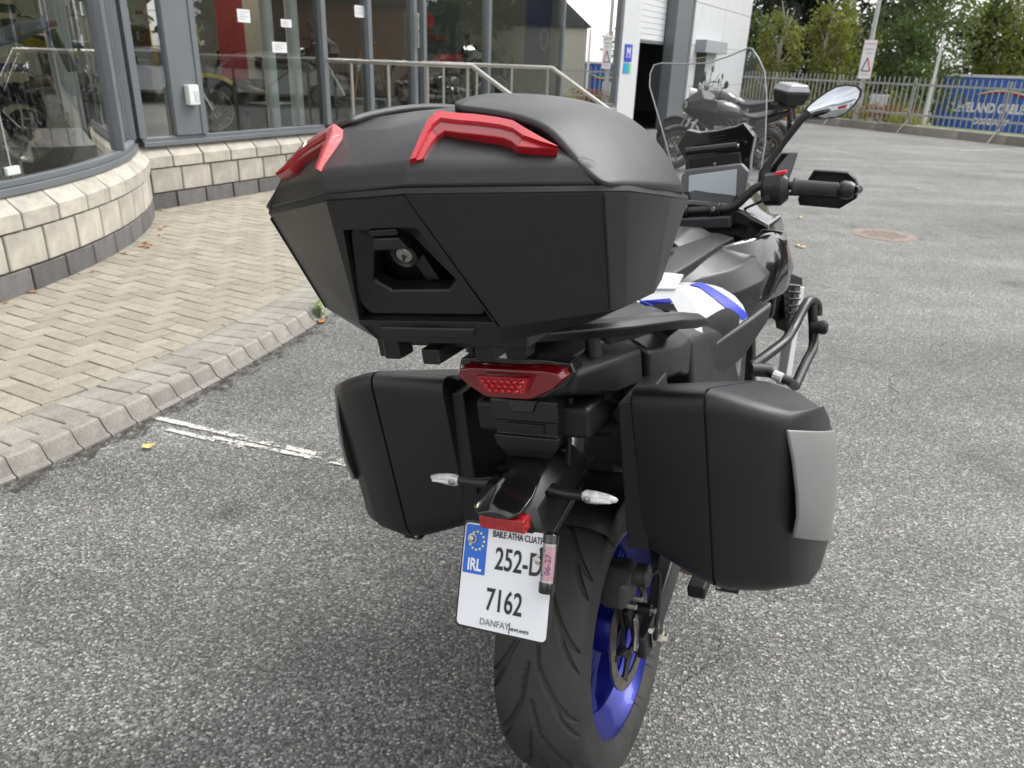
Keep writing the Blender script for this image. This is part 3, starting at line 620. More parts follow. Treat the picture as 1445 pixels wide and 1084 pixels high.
me = mb.mesh('top_case', 30); b_ = _bm.new(); b_.from_mesh(me); _bm.ops.remove_doubles(b_, verts=b_.verts, dist=.0015); _bm.ops.recalc_face_normals(b_, faces=b_.faces); b_.to_mesh(me); b_.free()
case = link('top_case', me, plast, BK, bevel=.006, seg=3)
# lid
def up(h, dz): return [(x, y, z+dz) for x, y, z in h]
T0 = up(S0, .0045)
T1 = [(0, -.540, 1.333), (.060, -.536, 1.333), (.236, -.433, 1.314), (.246, -.40, 1.308), (.252, -.25, 1.286), (.238, -.11, 1.262), (.222, -.055, 1.27), (0, -.035, 1.27)]
T2 = [(0, -.468, 1.372), (.078, -.470, 1.378), (.190, -.418, 1.346), (.198, -.385, 1.344), (.208, -.25, 1.332), (.195, -.12, 1.315), (.185, -.075, 1.32), (0, -.06, 1.325)]
T3 = [(0, -.400, 1.384), (.075, -.402, 1.390), (.135, -.375, 1.372), (.145, -.35, 1.372), (.15, -.25, 1.368), (.14, -.16, 1.355), (.13, -.12, 1.36), (0, -.11, 1.365)]
T4 = [(0, -.33, 1.392), (.05, -.33, 1.393), (.08, -.32, 1.392), (.09, -.31, 1.392), (.095, -.25, 1.39), (.09, -.2, 1.387), (.07, -.19, 1.385), (0, -.18, 1.385)]
lid = MB().loft([ringsym(q) for q in (T0, T1, T2, T3, T4)]).build('lid', plast, case, ang=26, bevel=.009, seg=4)
# raised shells over the two flanks of the lid
def patch(grid, name, m, parent, solid=.006, sub=2, mir=False):
    nr, nc = len(grid), len(grid[0]); mb = MB()
    G = [[((-x, y, z) if mir else (x, y, z)) for x, y, z in r] for r in grid]
    mb.add([q for r in G for q in r], [(i*nc+j, i*nc+j+1, (i+1)*nc+j+1, (i+1)*nc+j) for i in range(nr-1) for j in range(nc-1)])
    me = mb.mesh(name, 60)
    o = link(name, me, m, parent, 0, 0, 0)
    q = o.modifiers.new('sub', 'SUBSURF'); q.levels = sub; q.render_levels = sub
    q = o.modifiers.new('solid', 'SOLIDIFY'); q.thickness = solid; q.offset = -1 if not mir else -1
    return o
cv = [[(.074, -.452, 1.390), (.13, -.440, 1.380), (.186, -.432, 1.360), (.207, -.436, 1.336), (.232, -.440, 1.306), (.259, -.440, 1.286)],
      [(.074, -.42, 1.399), (.135, -.41, 1.389), (.198, -.398, 1.369), (.224, -.405, 1.342), (.250, -.41, 1.310), (.270, -.412, 1.284)],
      [(.06, -.27, 1.407), (.128, -.27, 1.399), (.205, -.27, 1.377), (.236, -.27, 1.35), (.270, -.27, 1.305), (.288, -.27, 1.257)],
      [(.05, -.13, 1.390), (.12, -.13, 1.382), (.192, -.13, 1.357), (.226, -.13, 1.33), (.256, -.13, 1.292), (.277, -.13, 1.238)],
      [(.04, -.075, 1.375), (.11, -.075, 1.365), (.175, -.078, 1.34), (.206, -.08, 1.318), (.236, -.085, 1.28), (.254, -.085, 1.232)]]
for mi in (False, True): patch(cv, 'lid_shell', plast, case, .010, 2, mi)
# rubber seam line between lid and shell of the case
seam = MB(); r_ = ringsym([(x*1.004, y*1.001, z+.002) for x, y, z in S0]); seam.loft([[(x*.994, y*.997, z-.003) for x, y, z in r_], r_, [(x*.994, y*.997, z+.006) for x, y, z in r_]], False, False); seam.build('seam_gasket', deep, case)
# red reflectors, boomerang shaped, let into the shoulder of the lid: pixel rays on to the lid give their outline
from mathutils.bvhtree import BVHTree
def tree_of(objs):
    dg = bpy.context.evaluated_depsgraph_get(); vs, fs = [], []
    for o in objs:
        ev = o.evaluated_get(dg); me = ev.to_mesh(); k = len(vs); vs += [v.co.copy() for v in me.vertices]; fs += [tuple(i+k for i in p.vertices) for p in me.polygons]; ev.to_mesh_clear()
    return BVHTree.FromPolygons(vs, fs)
RA = [(578, 229), (590, 200), (603, 171), (618, 158), (640, 161), (670, 163), (700, 167), (724, 172), (742, 183), (765, 197), (787, 210)]
RB = [(598, 224), (608, 206), (618, 193), (627, 187), (650, 190), (680, 193), (710, 197), (722, 202), (730, 209), (755, 211), (787, 212)]
def reflector(mi):
    s = -1 if mi else 1; rows = []
    p0, p1, p2 = Vector((.065, -.533, 1.335)), Vector((.071, -.478, 1.384)), Vector((.208, -.451, 1.329)); nn = (p1-p0).cross(p2-p0).normalized()
    if nn.y > 0: nn = -nn
    for A_, B_ in zip(RA, RB):
        a, b = Vector(BP(*A_, p0, nn)), Vector(BP(*B_, p0, nn))
        rows.append([tuple(Vector((s*q.x, q.y, q.z))) for q in (a-nn*.022, a+nn*.0025, a.lerp(b, .06)+nn*.0045, a.lerp(b, .44)+nn*.0055, a.lerp(b, .52)+nn*.0005, a.lerp(b, .93)+nn*.0005, a.lerp(b, .97)+nn*.003, b+nn*.002, b-nn*.022)])
    o = MB().loft(rows).build('reflector', red_l, case, ang=14)
    rr = [(Vector(r[4]), Vector(r[5])) for r in rows[2:9]]; off = Vector((s*nn.x, nn.y, nn.z))*.0009
    m = MB(); m.add([tuple(q+off) for r in rr for q in r], [(2*i, 2*i+1, 2*i+3, 2*i+2) for i in range(len(rr)-1)]); m.build('reflector_prism', red_d, o, ang=0)
for mi in (False, True): reflector(mi)
# carrying handle, latch and lock
def frame_ring(outer, inner, depth, front, m, name, parent, bevel=.004):
    n = len(outer); mb = MB()
    ov = [onface(x, z, depth) for x, z in outer]; iv = [onface(x, z, front) for x, z in inner]
    ob = [onface(x, z, depth-.03) for x, z in outer]; ib = [onface(x, z, depth-.03) for x, z in inner]
    mb.add(ob+ov+iv+ib, [((i), (i+1) % n, (i+1) % n+n, i+n) for i in range(n)]+[(i+n, (i+1) % n+n, (i+1) % n+2*n, i+2*n) for i in range(n)]+[(i+2*n, (i+1) % n+2*n, (i+1) % n+3*n, i+3*n) for i in range(n)])
    return mb.build(name, m, parent, ang=30, bevel=bevel)
ho = [(-.050, 1.2580), (.050, 1.2580), (.1005, 1.152), (.090, 1.132), (-.090, 1.132), (-.1005, 1.152)]
hi = [(-.026, 1.241), (.026, 1.241), (.063, 1.178), (.044, 1.163), (-.044, 1.163), (-.063, 1.178)]
frame_ring(ho, hi, -.007, -.018, plast2, 'carrying_handle', case, .005)
mb = MB(); q = [onface(x, z, -.003) for x, z in ((-.021, 1.2575), (.021, 1.2585), (.021, 1.249), (-.021, 1.249))]; mb.plate(q, tuple(-PN*.03)); mb.build('latch_cap', plast2, case, bevel=.003)
mb = MB(); q = [onface(x, z, -.002) for x, z in ((-.019, 1.247), (.019, 1.247), (.026, 1.231), (-.026, 1.231))]; mb.plate(q, tuple(-PN*.03)); mb.build('latch_button', plast, case, bevel=.003)
lm = Matrix(((1, 0, 0), (0, PN.y, -PN.z), (0, PN.z, PN.y))).to_4x4()
def facing(cyl, P):                                                  # lathe built about +y mapped to the face normal
    M = Vector((0, 1, 0)).rotation_difference(PN).to_matrix().to_4x4(); M.translation = Vector(P)
    cyl.v = [tuple(M @ Vector(q)) for q in cyl.v]; return cyl
lp = onface(.004, 1.214, -.020)
facing(MB().lathe([(-.03, .019), (.004, .019), (.007, .016), (.004, .0125), (.0, .012)], (0, 0, 0), 'y', 32), lp).build('lock_collar', plast2, case)
facing(MB().lathe([(-.01, .0118), (.003, .0118), (.0045, .010), (.0045, 0)], (0, 0, 0), 'y', 28), lp).build('lock_barrel', steel, case)
kh = MB(); P = Vector(lp)+PN*.005; kh.box(-.0017, .0017, -.0006, .0006, -.006, .006); kh.v = [tuple(Vector(q)+P) for q in kh.v]; kh.build('key_slot', deep, case)
mb = MB(); q = [onface(x, z, -.034) for x, z in ((-.004, 1.205), (.018, 1.205), (.026, 1.165), (.006, 1.165))]; mb.plate(q, tuple(-PN*.02)); mb.build('latch_arm', plast2, case, bevel=.002)
mb = MB(); q = [onface(x, z, .004) for x, z in ((-.076, 1.120), (.076, 1.120), (.066, 1.104), (-.066, 1.104))]; mb.plate(q, tuple(-PN*.02)); mb.build('lower_lip', plast, case, bevel=.004)
for s in (-1, 1):
    mb = MB(); a = [(s*.113, -.463, 1.1385), (s*.234, -.380, 1.126)]
    mb.tube([(s*.108, -.4525, 1.119), (s*.0945, -.4395, 1.094)], .0012, 5); mb.build('panel_joint', deep, case)
for s_ in (-1, 1):
    mb = MB(); mb.tube([(x, y, z) for x, y, z in ((s_*.2545, -.4335, 1.272), (s_*.2475, -.4165, 1.226), (s_*.2400, -.398, 1.175), (s_*.2325, -.3795, 1.125))], .0016, 6); mb.build('corner_joint', deep, case)
# rack under the case
mb = MB(); mb.box(-.10, .10, -.36, -.02, 1.060, 1.085); mb.box(-.145, -.115, -.37, -.33, 1.04, 1.09); mb.box(-.055, -.025, -.40, -.05, 1.045, 1.07); mb.box(.0, .035, -.34, -.30, 1.035, 1.07)
mb.build('rack_plate', plast2, BK, bevel=.004)
mb = MB(); mb.loft([[(-.175, -.345, 1.095), (-.163, -.345, 1.095), (-.163, -.32, 1.095), (-.175, -.32, 1.095)], [(-.172, -.345, 1.035), (-.160, -.345, 1.035), (-.160, -.325, 1.035), (-.172, -.325, 1.035)]]); mb.build('case_hook', plast2, BK, bevel=.003)
for px in (718,):
    P = BL(727, 500, y=-.25); mb = MB(); mb.loft([[(P[0]-.024, -.26, 1.065), (P[0]+.03, -.26, 1.065), (P[0]+.03, -.21, 1.065), (P[0]-.024, -.21, 1.065)], [(P[0]-.016, -.25, 1.005), (P[0]+.016, -.25, 1.005), (P[0]+.016, -.21, 1.005), (P[0]-.016, -.21, 1.005)]]); mb.build('rack_bracket', plast2, BK, bevel=.003)
for s in (-1, 1):
    # grab rail: flat blade along each side
    pts = [(.055, -.30, 1.062), (.10, -.235, 1.050), (.150, -.14, 1.030), (.190, .0, 1.002), (.213, .10, .976), (.220, .155, .958)]
    wd_ = [.030, .034, .036, .036, .034, .020]; th = [.012, .014, .015, .016, .016, .010]; rings = []
    for (x, y, z), w, t in zip(pts, wd_, th): rings.append([(s*(x-w), y, z+t*.3), (s*(x-w*.4), y, z+t), (s*(x+w*.6), y, z+t*.8), (s*(x+w), y+.004, z), (s*(x+w*.5), y, z-t), (s*(x-w*.8), y, z-t)])
    MB().loft(rings).build('grab_rail', plast2, BK, ang=30, bevel=.004, seg=3)
    MB().tube([(s*.19, .09, .98), (s*.165, .11, .955), (s*.135, .10, .93)], [.02, .017, .018], 8).build('grab_rail_mount', deep, BK)
    MB().lathe([(0, 0), (0, .014), (.045, .012), (.045, 0)], (s*.115, -.15, .985), 'z', 14).build('rail_spacer', plast2, BK)
# ---------------------------------------------------------------- tail section
def ysec(secs, name, m, parent, bevel=.006, ang=30, sub=0):
    rings = []
    for y, half in secs: rings.append(ringsym([(x, y, z) for x, z in half]))
    return MB().loft(rings).build(name, m, parent, ang=ang, bevel=bevel, sub=sub, seg=3)
ysec([(-.205, [(0, .992), (.085, .990), (.104, .968), (.095, .935), (0, .915)]), (-.12, [(0, 1.0), (.115, .998), (.148, .965), (.140, .905), (0, .885)]),
      (-.02, [(0, .995), (.12, .990), (.158, .955), (.158, .89), (0, .87)])], 'tail_cowl', plast, BK, .008)
ysec([(-.012, [(0, .985), (.125, .983), (.168, .948), (.165, .880), (0, .86)]), (.12, [(0, .965), (.13, .955), (.195, .915), (.190, .86), (0, .82)]),
      (.22, [(0, .95), (.13, .94), (.19, .905), (.18, .82), (0, .78)])], 'seat_side_cover', plast2, BK, .010)
ysec([(.226, [(0, .94), (.13, .93), (.188, .90), (.185, .79), (0, .75)]), (.45, [(0, .90), (.13, .88), (.17, .84), (.2, .70), (0, .66)]), (.62, [(0, .88), (.15, .85), (.19, .80), (.215, .65), (0, .62)])], 'frame_cover', plast, BK, .012)
# passenger and rider seat
ysec([(-.10, [(0, 1.03), (.09, 1.025), (.13, 1.0), (.12, .97), (0, .97)]), (.0, [(0, 1.04), (.10, 1.03), (.145, .995), (.14, .96), (0, .96)]), (.10, [(0, 1.03), (.105, 1.018), (.15, .975), (.14, .93), (0, .93)]), (.20, [(0, .99), (.11, .975), (.15, .94), (.13, .91), (0, .9)]),
      (.32, [(0, .955), (.11, .94), (.14, .915), (.12, .88), (0, .88)]), (.44, [(0, .95), (.09, .935), (.115, .91), (.1, .88), (0, .88)])], 'seat', mat('seat_vinyl', (.018, .019, .023), .62, bump=.35, bscale=330, var=.2, vscale=20), BK, .012, 40)
mb = MB(); mb.tube([(.100, -.08, 1.031), (.112, .02, 1.031), (.117, .10, 1.016), (.121, .18, .982)], .0016, 6); mb.mirror(); mb.build('blue_stitching', blue_s, BK)
# fuel tank: white knee panel behind, black ahead
def tank_half(w, zt, zb): return [(0, zt), (w*.55, zt-.008), (w*.86, zt-.045), (w, zt-.10), (w*.93, zt-.17), (w*.8, zb), (0, zb)]
white_tank = ysec([(.36, tank_half(.085, .945, .78)), (.44, tank_half(.125, .955, .77)), (.52, tank_half(.172, .955, .76)), (.60, tank_half(.212, .945, .75)), (.67, tank_half(.234, .930, .75)), (.70, tank_half(.238, .920, .75))], 'tank_rear_panel', white_p, BK, .004, 50, 1)
satin = mat('satin_black_paint', (.014, .014, .016), .42, coat=.08, rvar=.06, vscale=5)
black_tank = ysec([(.44, tank_half(.055, .97, .80)), (.54, tank_half(.080, .975, .80)), (.64, tank_half(.135, .98, .80)), (.72, tank_half(.200, .98, .80)), (.80, tank_half(.240, .985, .80)), (.92, tank_half(.246, .985, .80)), (1.0, tank_half(.22, .975, .82))], 'fuel_tank', satin, BK, .014, 24, 0)
ysec([(.43, [(0, .992), (.05, .988), (.075, .975), (.06, .95), (0, .95)]), (.60, [(0, 1.004), (.075, 1.0), (.105, .98), (.09, .95), (0, .95)]), (.80, [(0, 1.012), (.09, 1.008), (.135, .99), (.12, .96), (0, .96)]), (.93, [(0, 1.008), (.10, 1.0), (.15, .985), (.13, .96), (0, .96)])], 'tank_top_cover', plast, BK, .008)
ysec([(.70, [(0, 1.022), (.03, 1.018), (.05, 1.0), (0, .99)]), (.80, [(0, 1.044), (.05, 1.038), (.085, 1.005), (0, .99)]), (.90, [(0, 1.028), (.06, 1.022), (.10, .998), (0, .99)])], 'tank_crest', plast2, BK, .006)
MB().lathe([(0, 0), (.0, .05), (.012, .05), (.016, .044), (.016, 0)], (0, .62, 1.0), 'z', 28).build('fuel_cap', plast2, BK, bevel=.002)
# stickers follow the painted surface under them: pixel rays give the place, the panel gives the depth
TB_ = tree_of([white_tank, black_tank])
def on_tank(px, py, out):
    o, e = bl_ray(px, py); h = TB_.ray_cast(Vector(o), Vector(e).normalized())
    if h[0] is None: return None
    n = h[1] if h[1].dot(Vector(e)) < 0 else -h[1]; return h[0]+n*out
def decal(up, lo, m, name, parent, out=.002, n=14, rows_=4):
    U2 = catmull([(x, y, 0) for x, y in up], 6); L2 = catmull([(x, y, 0) for x, y in lo], 6)
    def samp(pl, t): f = t*(len(pl)-1); i = min(int(f), len(pl)-2); return pl[i].lerp(pl[i+1], f-i)
    grid = []; last = None
    for j in range(rows_+1):
        r = []
        for i in range(n+1):
            p = samp(U2, i/n).lerp(samp(L2, i/n), j/rows_); q = on_tank(p.x, p.y, out); q = q if q is not None else last; last = q; r.append(q)
        grid.append(r)
    if any(q is None for r in grid for q in r): print('decal off panel', name); return None
    mb = MB(); nc = n+1; mb.add([q for r in grid for q in r], [(i*nc+j, i*nc+j+1, (i+1)*nc+j+1, (i+1)*nc+j) for i in range(rows_) for j in range(n)])
    return mb.build(name, m, parent, ang=60)
padm = mat('carbon_grip_pad', (.018, .018, .019), .34, bump=.6, bscale=520, var=.3, vscale=30)
decal([(974, 402), (993, 401), (1030, 423), (1056, 445)], [(974, 403.5), (990, 409), (1020, 432), (1048, 452)], blue_s, 'blue_stripe', BK, .0025)
decal([(994, 450), (1023, 435), (1042, 446)], [(1000, 491), (1022, 480), (1040, 470)], padm, 'knee_pad', BK, .004)
decal([(1026, 472), (1038, 467)], [(1027, 474.5), (1039, 469.5)], white_p, 'pad_logo_bar', BK, .006, 4, 1)
# white tail-of-tank block with blue label, visible below the top case
mb = MB(); mb.plate([BL(905, 397, y=.30), BL(962, 402, y=.38), BL(990, 440, y=.42), BL(996, 494, y=.42), BL(962, 470, y=.34), BL(930, 452, y=.30), BL(898, 430, y=.26)], (-.08, .03, -.02)); mb.build('white_side_panel', white_p, BK, bevel=.006)
mb = MB(); mb.plate([BL(890, 385, y=.30), BL(945, 384, y=.36), BL(967, 387, y=.38), BL(955, 409, y=.36), BL(905, 408, y=.28)], (-.05, .03, -.03)); mb.build('white_seat_panel', white_p, BK, bevel=.004)
mb = MB(); mb.plate([BL(908, 424, y=.25), BL(945, 421, y=.28), BL(950, 427, y=.28), BL(905, 431, y=.25)], (-.01, .004, -.004)); st_ = mb.build('blue_label', blue_s, BK)
mb = MB(); mb.plate([BL(905, 432, y=.245), BL(950, 428, y=.275), BL(957, 441, y=.275), BL(902, 437, y=.245)], (-.01, .004, -.004)); mb.build('carbon_label', padm, BK)
# lower side panels sweeping down from the tank
mb = MB(); mb.plate([BL(1000, 495, y=.45), BL(1060, 450, y=.66), BL(1092, 425, y=.80), BL(1085, 455, y=.76), BL(1050, 505, y=.62), BL(1015, 535, y=.48), BL(985, 535, y=.35), BL(975, 490, y=.30)], (-.10, .02, 0)); mb.build('frame_panel', plast, BK, bevel=.010, seg=3)
# ---------------------------------------------------------------- fairing, dash, bars
glp = [[BL(x, y, y=yy) for x, y, yy in r] for r in ([(1005, 350, .80), (1060, 337, .88), (1095, 322, 1.02), (1112, 343, 1.08)], [(1010, 365, .80), (1060, 360, .86), (1100, 350, .98), (1117, 365, 1.06)], [(1030, 400, .78), (1068, 395, .84), (1100, 388, .95), (1117, 395, 1.04)], [(1055, 440, .78), (1075, 430, .82), (1095, 418, .92), (1108, 415, 1.0)])]
for mi in (False, True): patch(glp, 'gloss_fairing', gloss, BK, .012, 2, mi)
mb = MB(); mb.plate([BL(x, y, y=yy) for x, y, yy in ((1062, 336, .93), (1075, 322, 1.0), (1108, 325, 1.06), (1112, 340, 1.06), (1075, 348, .96))], (0, .02, -.03)); mb.build('fairing_inner_cover', gloss, BK, bevel=.006); mb = MB().add([(-x, y, z) for x, y, z in mb.v], mb.f); mb.build('fairing_inner_cover', gloss, BK, bevel=.006)
mb = MB(); mb.plate([BL(x, y, y=yy) for x, y, yy in ((1064, 341, .925), (1074, 337, .96), (1071, 344, .94))], (0, .01, -.004)); mb.build('orange_label', mat('orange_label', (.75, .16, .03), .5), BK)
# black front body with louvred side vent
ysec([(1.04, [(0, 1.08), (.12, 1.06), (.22, 1.0), (.255, .88), (.235, .72), (0, .66)]), (1.20, [(0, 1.15), (.12, 1.12), (.235, 1.0), (.275, .84), (.245, .66), (0, .6)]), (1.45, [(0, 1.12), (.10, 1.08), (.16, .98), (.18, .82), (.14, .72), (0, .70)]), (1.58, [(0, 1.0), (.06, .97), (.09, .92), (.08, .84), (0, .82)])], 'front_fairing', gloss, BK, .01)
mb = MB(); mb.plate([BL(1116, 385, y=1.15), BL(1133, 392, y=1.17), BL(1133, 432, y=1.17), BL(1110, 470, y=1.12), BL(1104, 400, y=1.12)], (-.04, .05, 0)); vent = mb.build('vent_surround', plast2, BK, bevel=.004)
for k in range(6):
    a = BL(1112, 402+k*10, y=1.115); b = BL(1129, 404+k*9, y=1.135); mb = MB(); mb.tube([a, b], .004, 6); mb.build('vent_louvre', plast, vent)
mb = MB(); mb.plate([BL(1130, 405, y=1.14), BL(1136, 405, y=1.16), BL(1115, 545, y=1.10), BL(1107, 545, y=1.08)], (-.03, .02, 0)); mb.build('white_side_trim', white_p, BK, bevel=.003)
# engine mass and frame under the tank
eng = MB(); eng.box(-.16, .16, .42, .92, .30, .66); eng.box(-.19, .19, .50, .80, .34, .52); eng.box(-.13, .13, .80, 1.02, .45, .80); eng.build('engine', alu_d, BK, bevel=.02)
MB().box(-.18, .18, 1.02, 1.07, .48, .84).build('radiator', deep, BK, bevel=.006)
for s in (-1, 1):
    MB().tube([(s*.10, 1.05, .92), (s*.17, .85, .80), (s*.19, .6, .64), (s*.15, .40, .46)], [.03, .03, .034, .04], 10).build('frame_spar', alu_d, BK)
MB().tube([(.09, 1.05, .42), (.08, .9, .28), (.08, .6, .22), (.10, .5, .24), (.13, .38, .27)], [.03, .03, .05, .055, .05], 14).build('exhaust', mat('burnt_exhaust', (.14, .10, .08), .45, metal=.8, var=.3, vscale=12), BK)
mb = MB(); P = BL(985, 836, x=.20); mb.box(P[0]-.02, P[0]+.02, P[1]-.02, P[1]+.04, P[2]-.004, P[2]+.026); mb.build('footpeg', deep, BK, bevel=.006)
# crash bars
for s in (-1, 1):
    pts = [BL(x, y, y=yy) for x, y, yy in ((1060, 517, .60), (1080, 503, .68), (1108, 481, .78), (1120, 462, .86), (1138, 428, .95), (1146, 424, .99), (1153, 431, 1.02), (1154, 445, 1.02))]
    pts = [(s*x, y, z) for x, y, z in pts]; MB().tube([tuple(q) for q in catmull(pts, 5)], .0135, 12).build('crash_bar', plast2, BK)
    pts = [BL(x, y, y=yy) for x, y, yy in ((1146, 430, .97), (1148, 470, .96), (1147, 492, .92), (1138, 510, .84), (1122, 545, .70))]
    pts = [(s*x, y, z) for x, y, z in pts]; MB().tube([tuple(q) for q in catmull(pts, 5)], .0135, 12).build('crash_bar', plast2, BK)
    P = BL(1157, 462, y=.95); MB().lathe([(-.025, 0), (-.025, .015), (0, .019), (.010, .021), (.018, .018), (.022, .009), (.022, 0)], (s*P[0], P[1], P[2]), 'x', 18).build('crash_slider', deep, BK)
    a, b = BL(1058, 521, y=.50), BL(1086, 523, y=.53); MB().tube([(s*a[0], a[1], a[2]), (s*b[0], b[1], b[2])], .017, 12).build('bar_mount', deep, BK)
    pts = [BL(x, y, y=yy) for x, y, yy in ((1086, 526, .52), (1100, 533, .50), (1112, 537, .50), (1122, 545, .55))]; MB().tube([(s*x, y, z) for x, y, z in pts], .012, 10).build('lower_crash_bar', plast2, BK)
    a, b = BL(1092, 529, y=.50), BL(1104, 534, y=.495); MB().tube([(s*a[0], a[1]-.004, a[2]+.002), (s*b[0], b[1]-.004, b[2]+.002)], .0122, 10).build('bar_label', white_p, BK)
# dash
def quad_y(pts, y, off, m, name, parent, bevel=.003): return MB().plate([BL(a, b, y=y) for a, b in pts], off).build(name, m, parent, bevel=bevel)
dash = quad_y([(967, 240), (1046, 231), (1056, 242), (1050, 284), (966, 298), (957, 290), (961, 250)], 1.10, (0, .03, 0), mat('grey_bezel', (.12, .122, .13), .45, var=.1), 'display', BK, .006)
quad_y([(972, 248), (1040, 239), (1038, 281), (971, 291)], 1.097, (0, .004, 0), mat('screen_glass', (.50, .55, .58), .16, coat=.6), 'screen', dash, .001)
a, b = BL(1032, 286, y=1.096), BL(972, 292, y=1.096)
P = BL(1031, 287, y=1.0965); text('YAMAHA', .010, mat('pale_print', (.5, .5, .5), .5), dash, P, (1, 0, -.02), (0, .1, 1), name='lettering')
cowl = quad_y([(968, 183), (986, 187), (1011, 184), (1038, 178), (1049, 173), (1065, 193), (1059, 222), (1057, 250), (1050, 236), (967, 244), (966, 226), (955, 207)], 1.19, (0, .05, 0), gloss, 'instrument_cowl', BK, .004)
a, b = BL(968, 214, y=1.13), BL(1040, 206, y=1.13)
MB().tube([a, b], .0115, 14).build('accessory_bar', plast2, BK)
quad_y([(972, 224), (1043, 215), (1047, 240), (970, 248)], 1.16, (0, .03, 0), deep, 'bar_bracket', BK, .003)
P = BL(1040, 206, y=1.126); MB().lathe([(0, 0), (0, .006), (.004, .005), (.004, 0)], (P[0]+.002, P[1], P[2]), 'x', 10).build('bolt', steel, BK)
P = BL(1009, 231, y=1.155); MB().lathe([(-.004, 0), (-.004, .0045), (0, .005)], P, 'y', 10).build('bolt', steel, BK)
for px, py in ((1023, 191), (1021, 196)):
    a, b = BL(px-14, py+2, y=1.188), BL(px, py, y=1.188); MB().tube([a, b], .0012, 5).build('cowl_slot', deep, cowl)
# windscreen
wn = Vector((0, -.94, .34)); wp = (0, 1.25, 1.25)
ol = [(955, 292), (957, 262), (952, 245), (935, 180), (919, 122), (920, 104), (925, 92), (934, 89.5), (968, 90.5), (1000, 89), (1030, 79), (1056, 68), (1062, 69), (1071, 82), (1080, 101), (1083, 140), (1081, 200), (1074, 245)]
wpts = [Vector(BP(x, y, wp, wn)) for x, y in ol]
def bow(q): return (q.x, q.y-.9*(q.x-.01)**2*.6, q.z)
# fan over a fine grid: slice the outline by height
cx = sum(q.x for q in wpts)/len(wpts)
def slice_outline(z):
    xs = []
    for a, b in zip(wpts, wpts[1:]+wpts[:1]):
        if (a.z-z)*(b.z-z) <= 0 and abs(a.z-b.z) > 1e-6: t = (z-a.z)/(b.z-a.z); xs.append(a.x+(b.x-a.x)*t)
    return min(xs), max(xs)
def wy_(z): return wp[1]-(z-wp[2])*wn.z/wn.y
zlo = max(wpts[0].z, wpts[-1].z)+.002; rows = []
# dense polygon: triangulate the outline itself, bowed
mb = MB(); N = 40
zs = [zlo+(1.4999-zlo)*k/N for k in range(N+1)]
zmax = max(q.z for q in wpts)-.0005
zs = [zlo+(zmax-zlo)*(1-(1-k/N)**1.6) for k in range(N+1)]
for z in zs:
    x0, x1 = slice_outline(z); rows.append([bow(Vector((x0+(x1-x0)*j/12, wy_(z), z))) for j in range(13)])
mb.add([q for r in rows for q in r], [(i*13+j, i*13+j+1, (i+1)*13+j+1, (i+1)*13+j) for i in range(N) for j in range(12)])
scr = mb.build('windscreen', glass_mat('screen_acrylic', (.88, .89, .90), .7), BK, ang=80)
edge = [bow(q) for q in wpts[1:]]
MB().tube(edge, .0022, 8).build('windscreen_edge', mat('acrylic_edge', (.30, .31, .32), .2, spec=.6), scr)
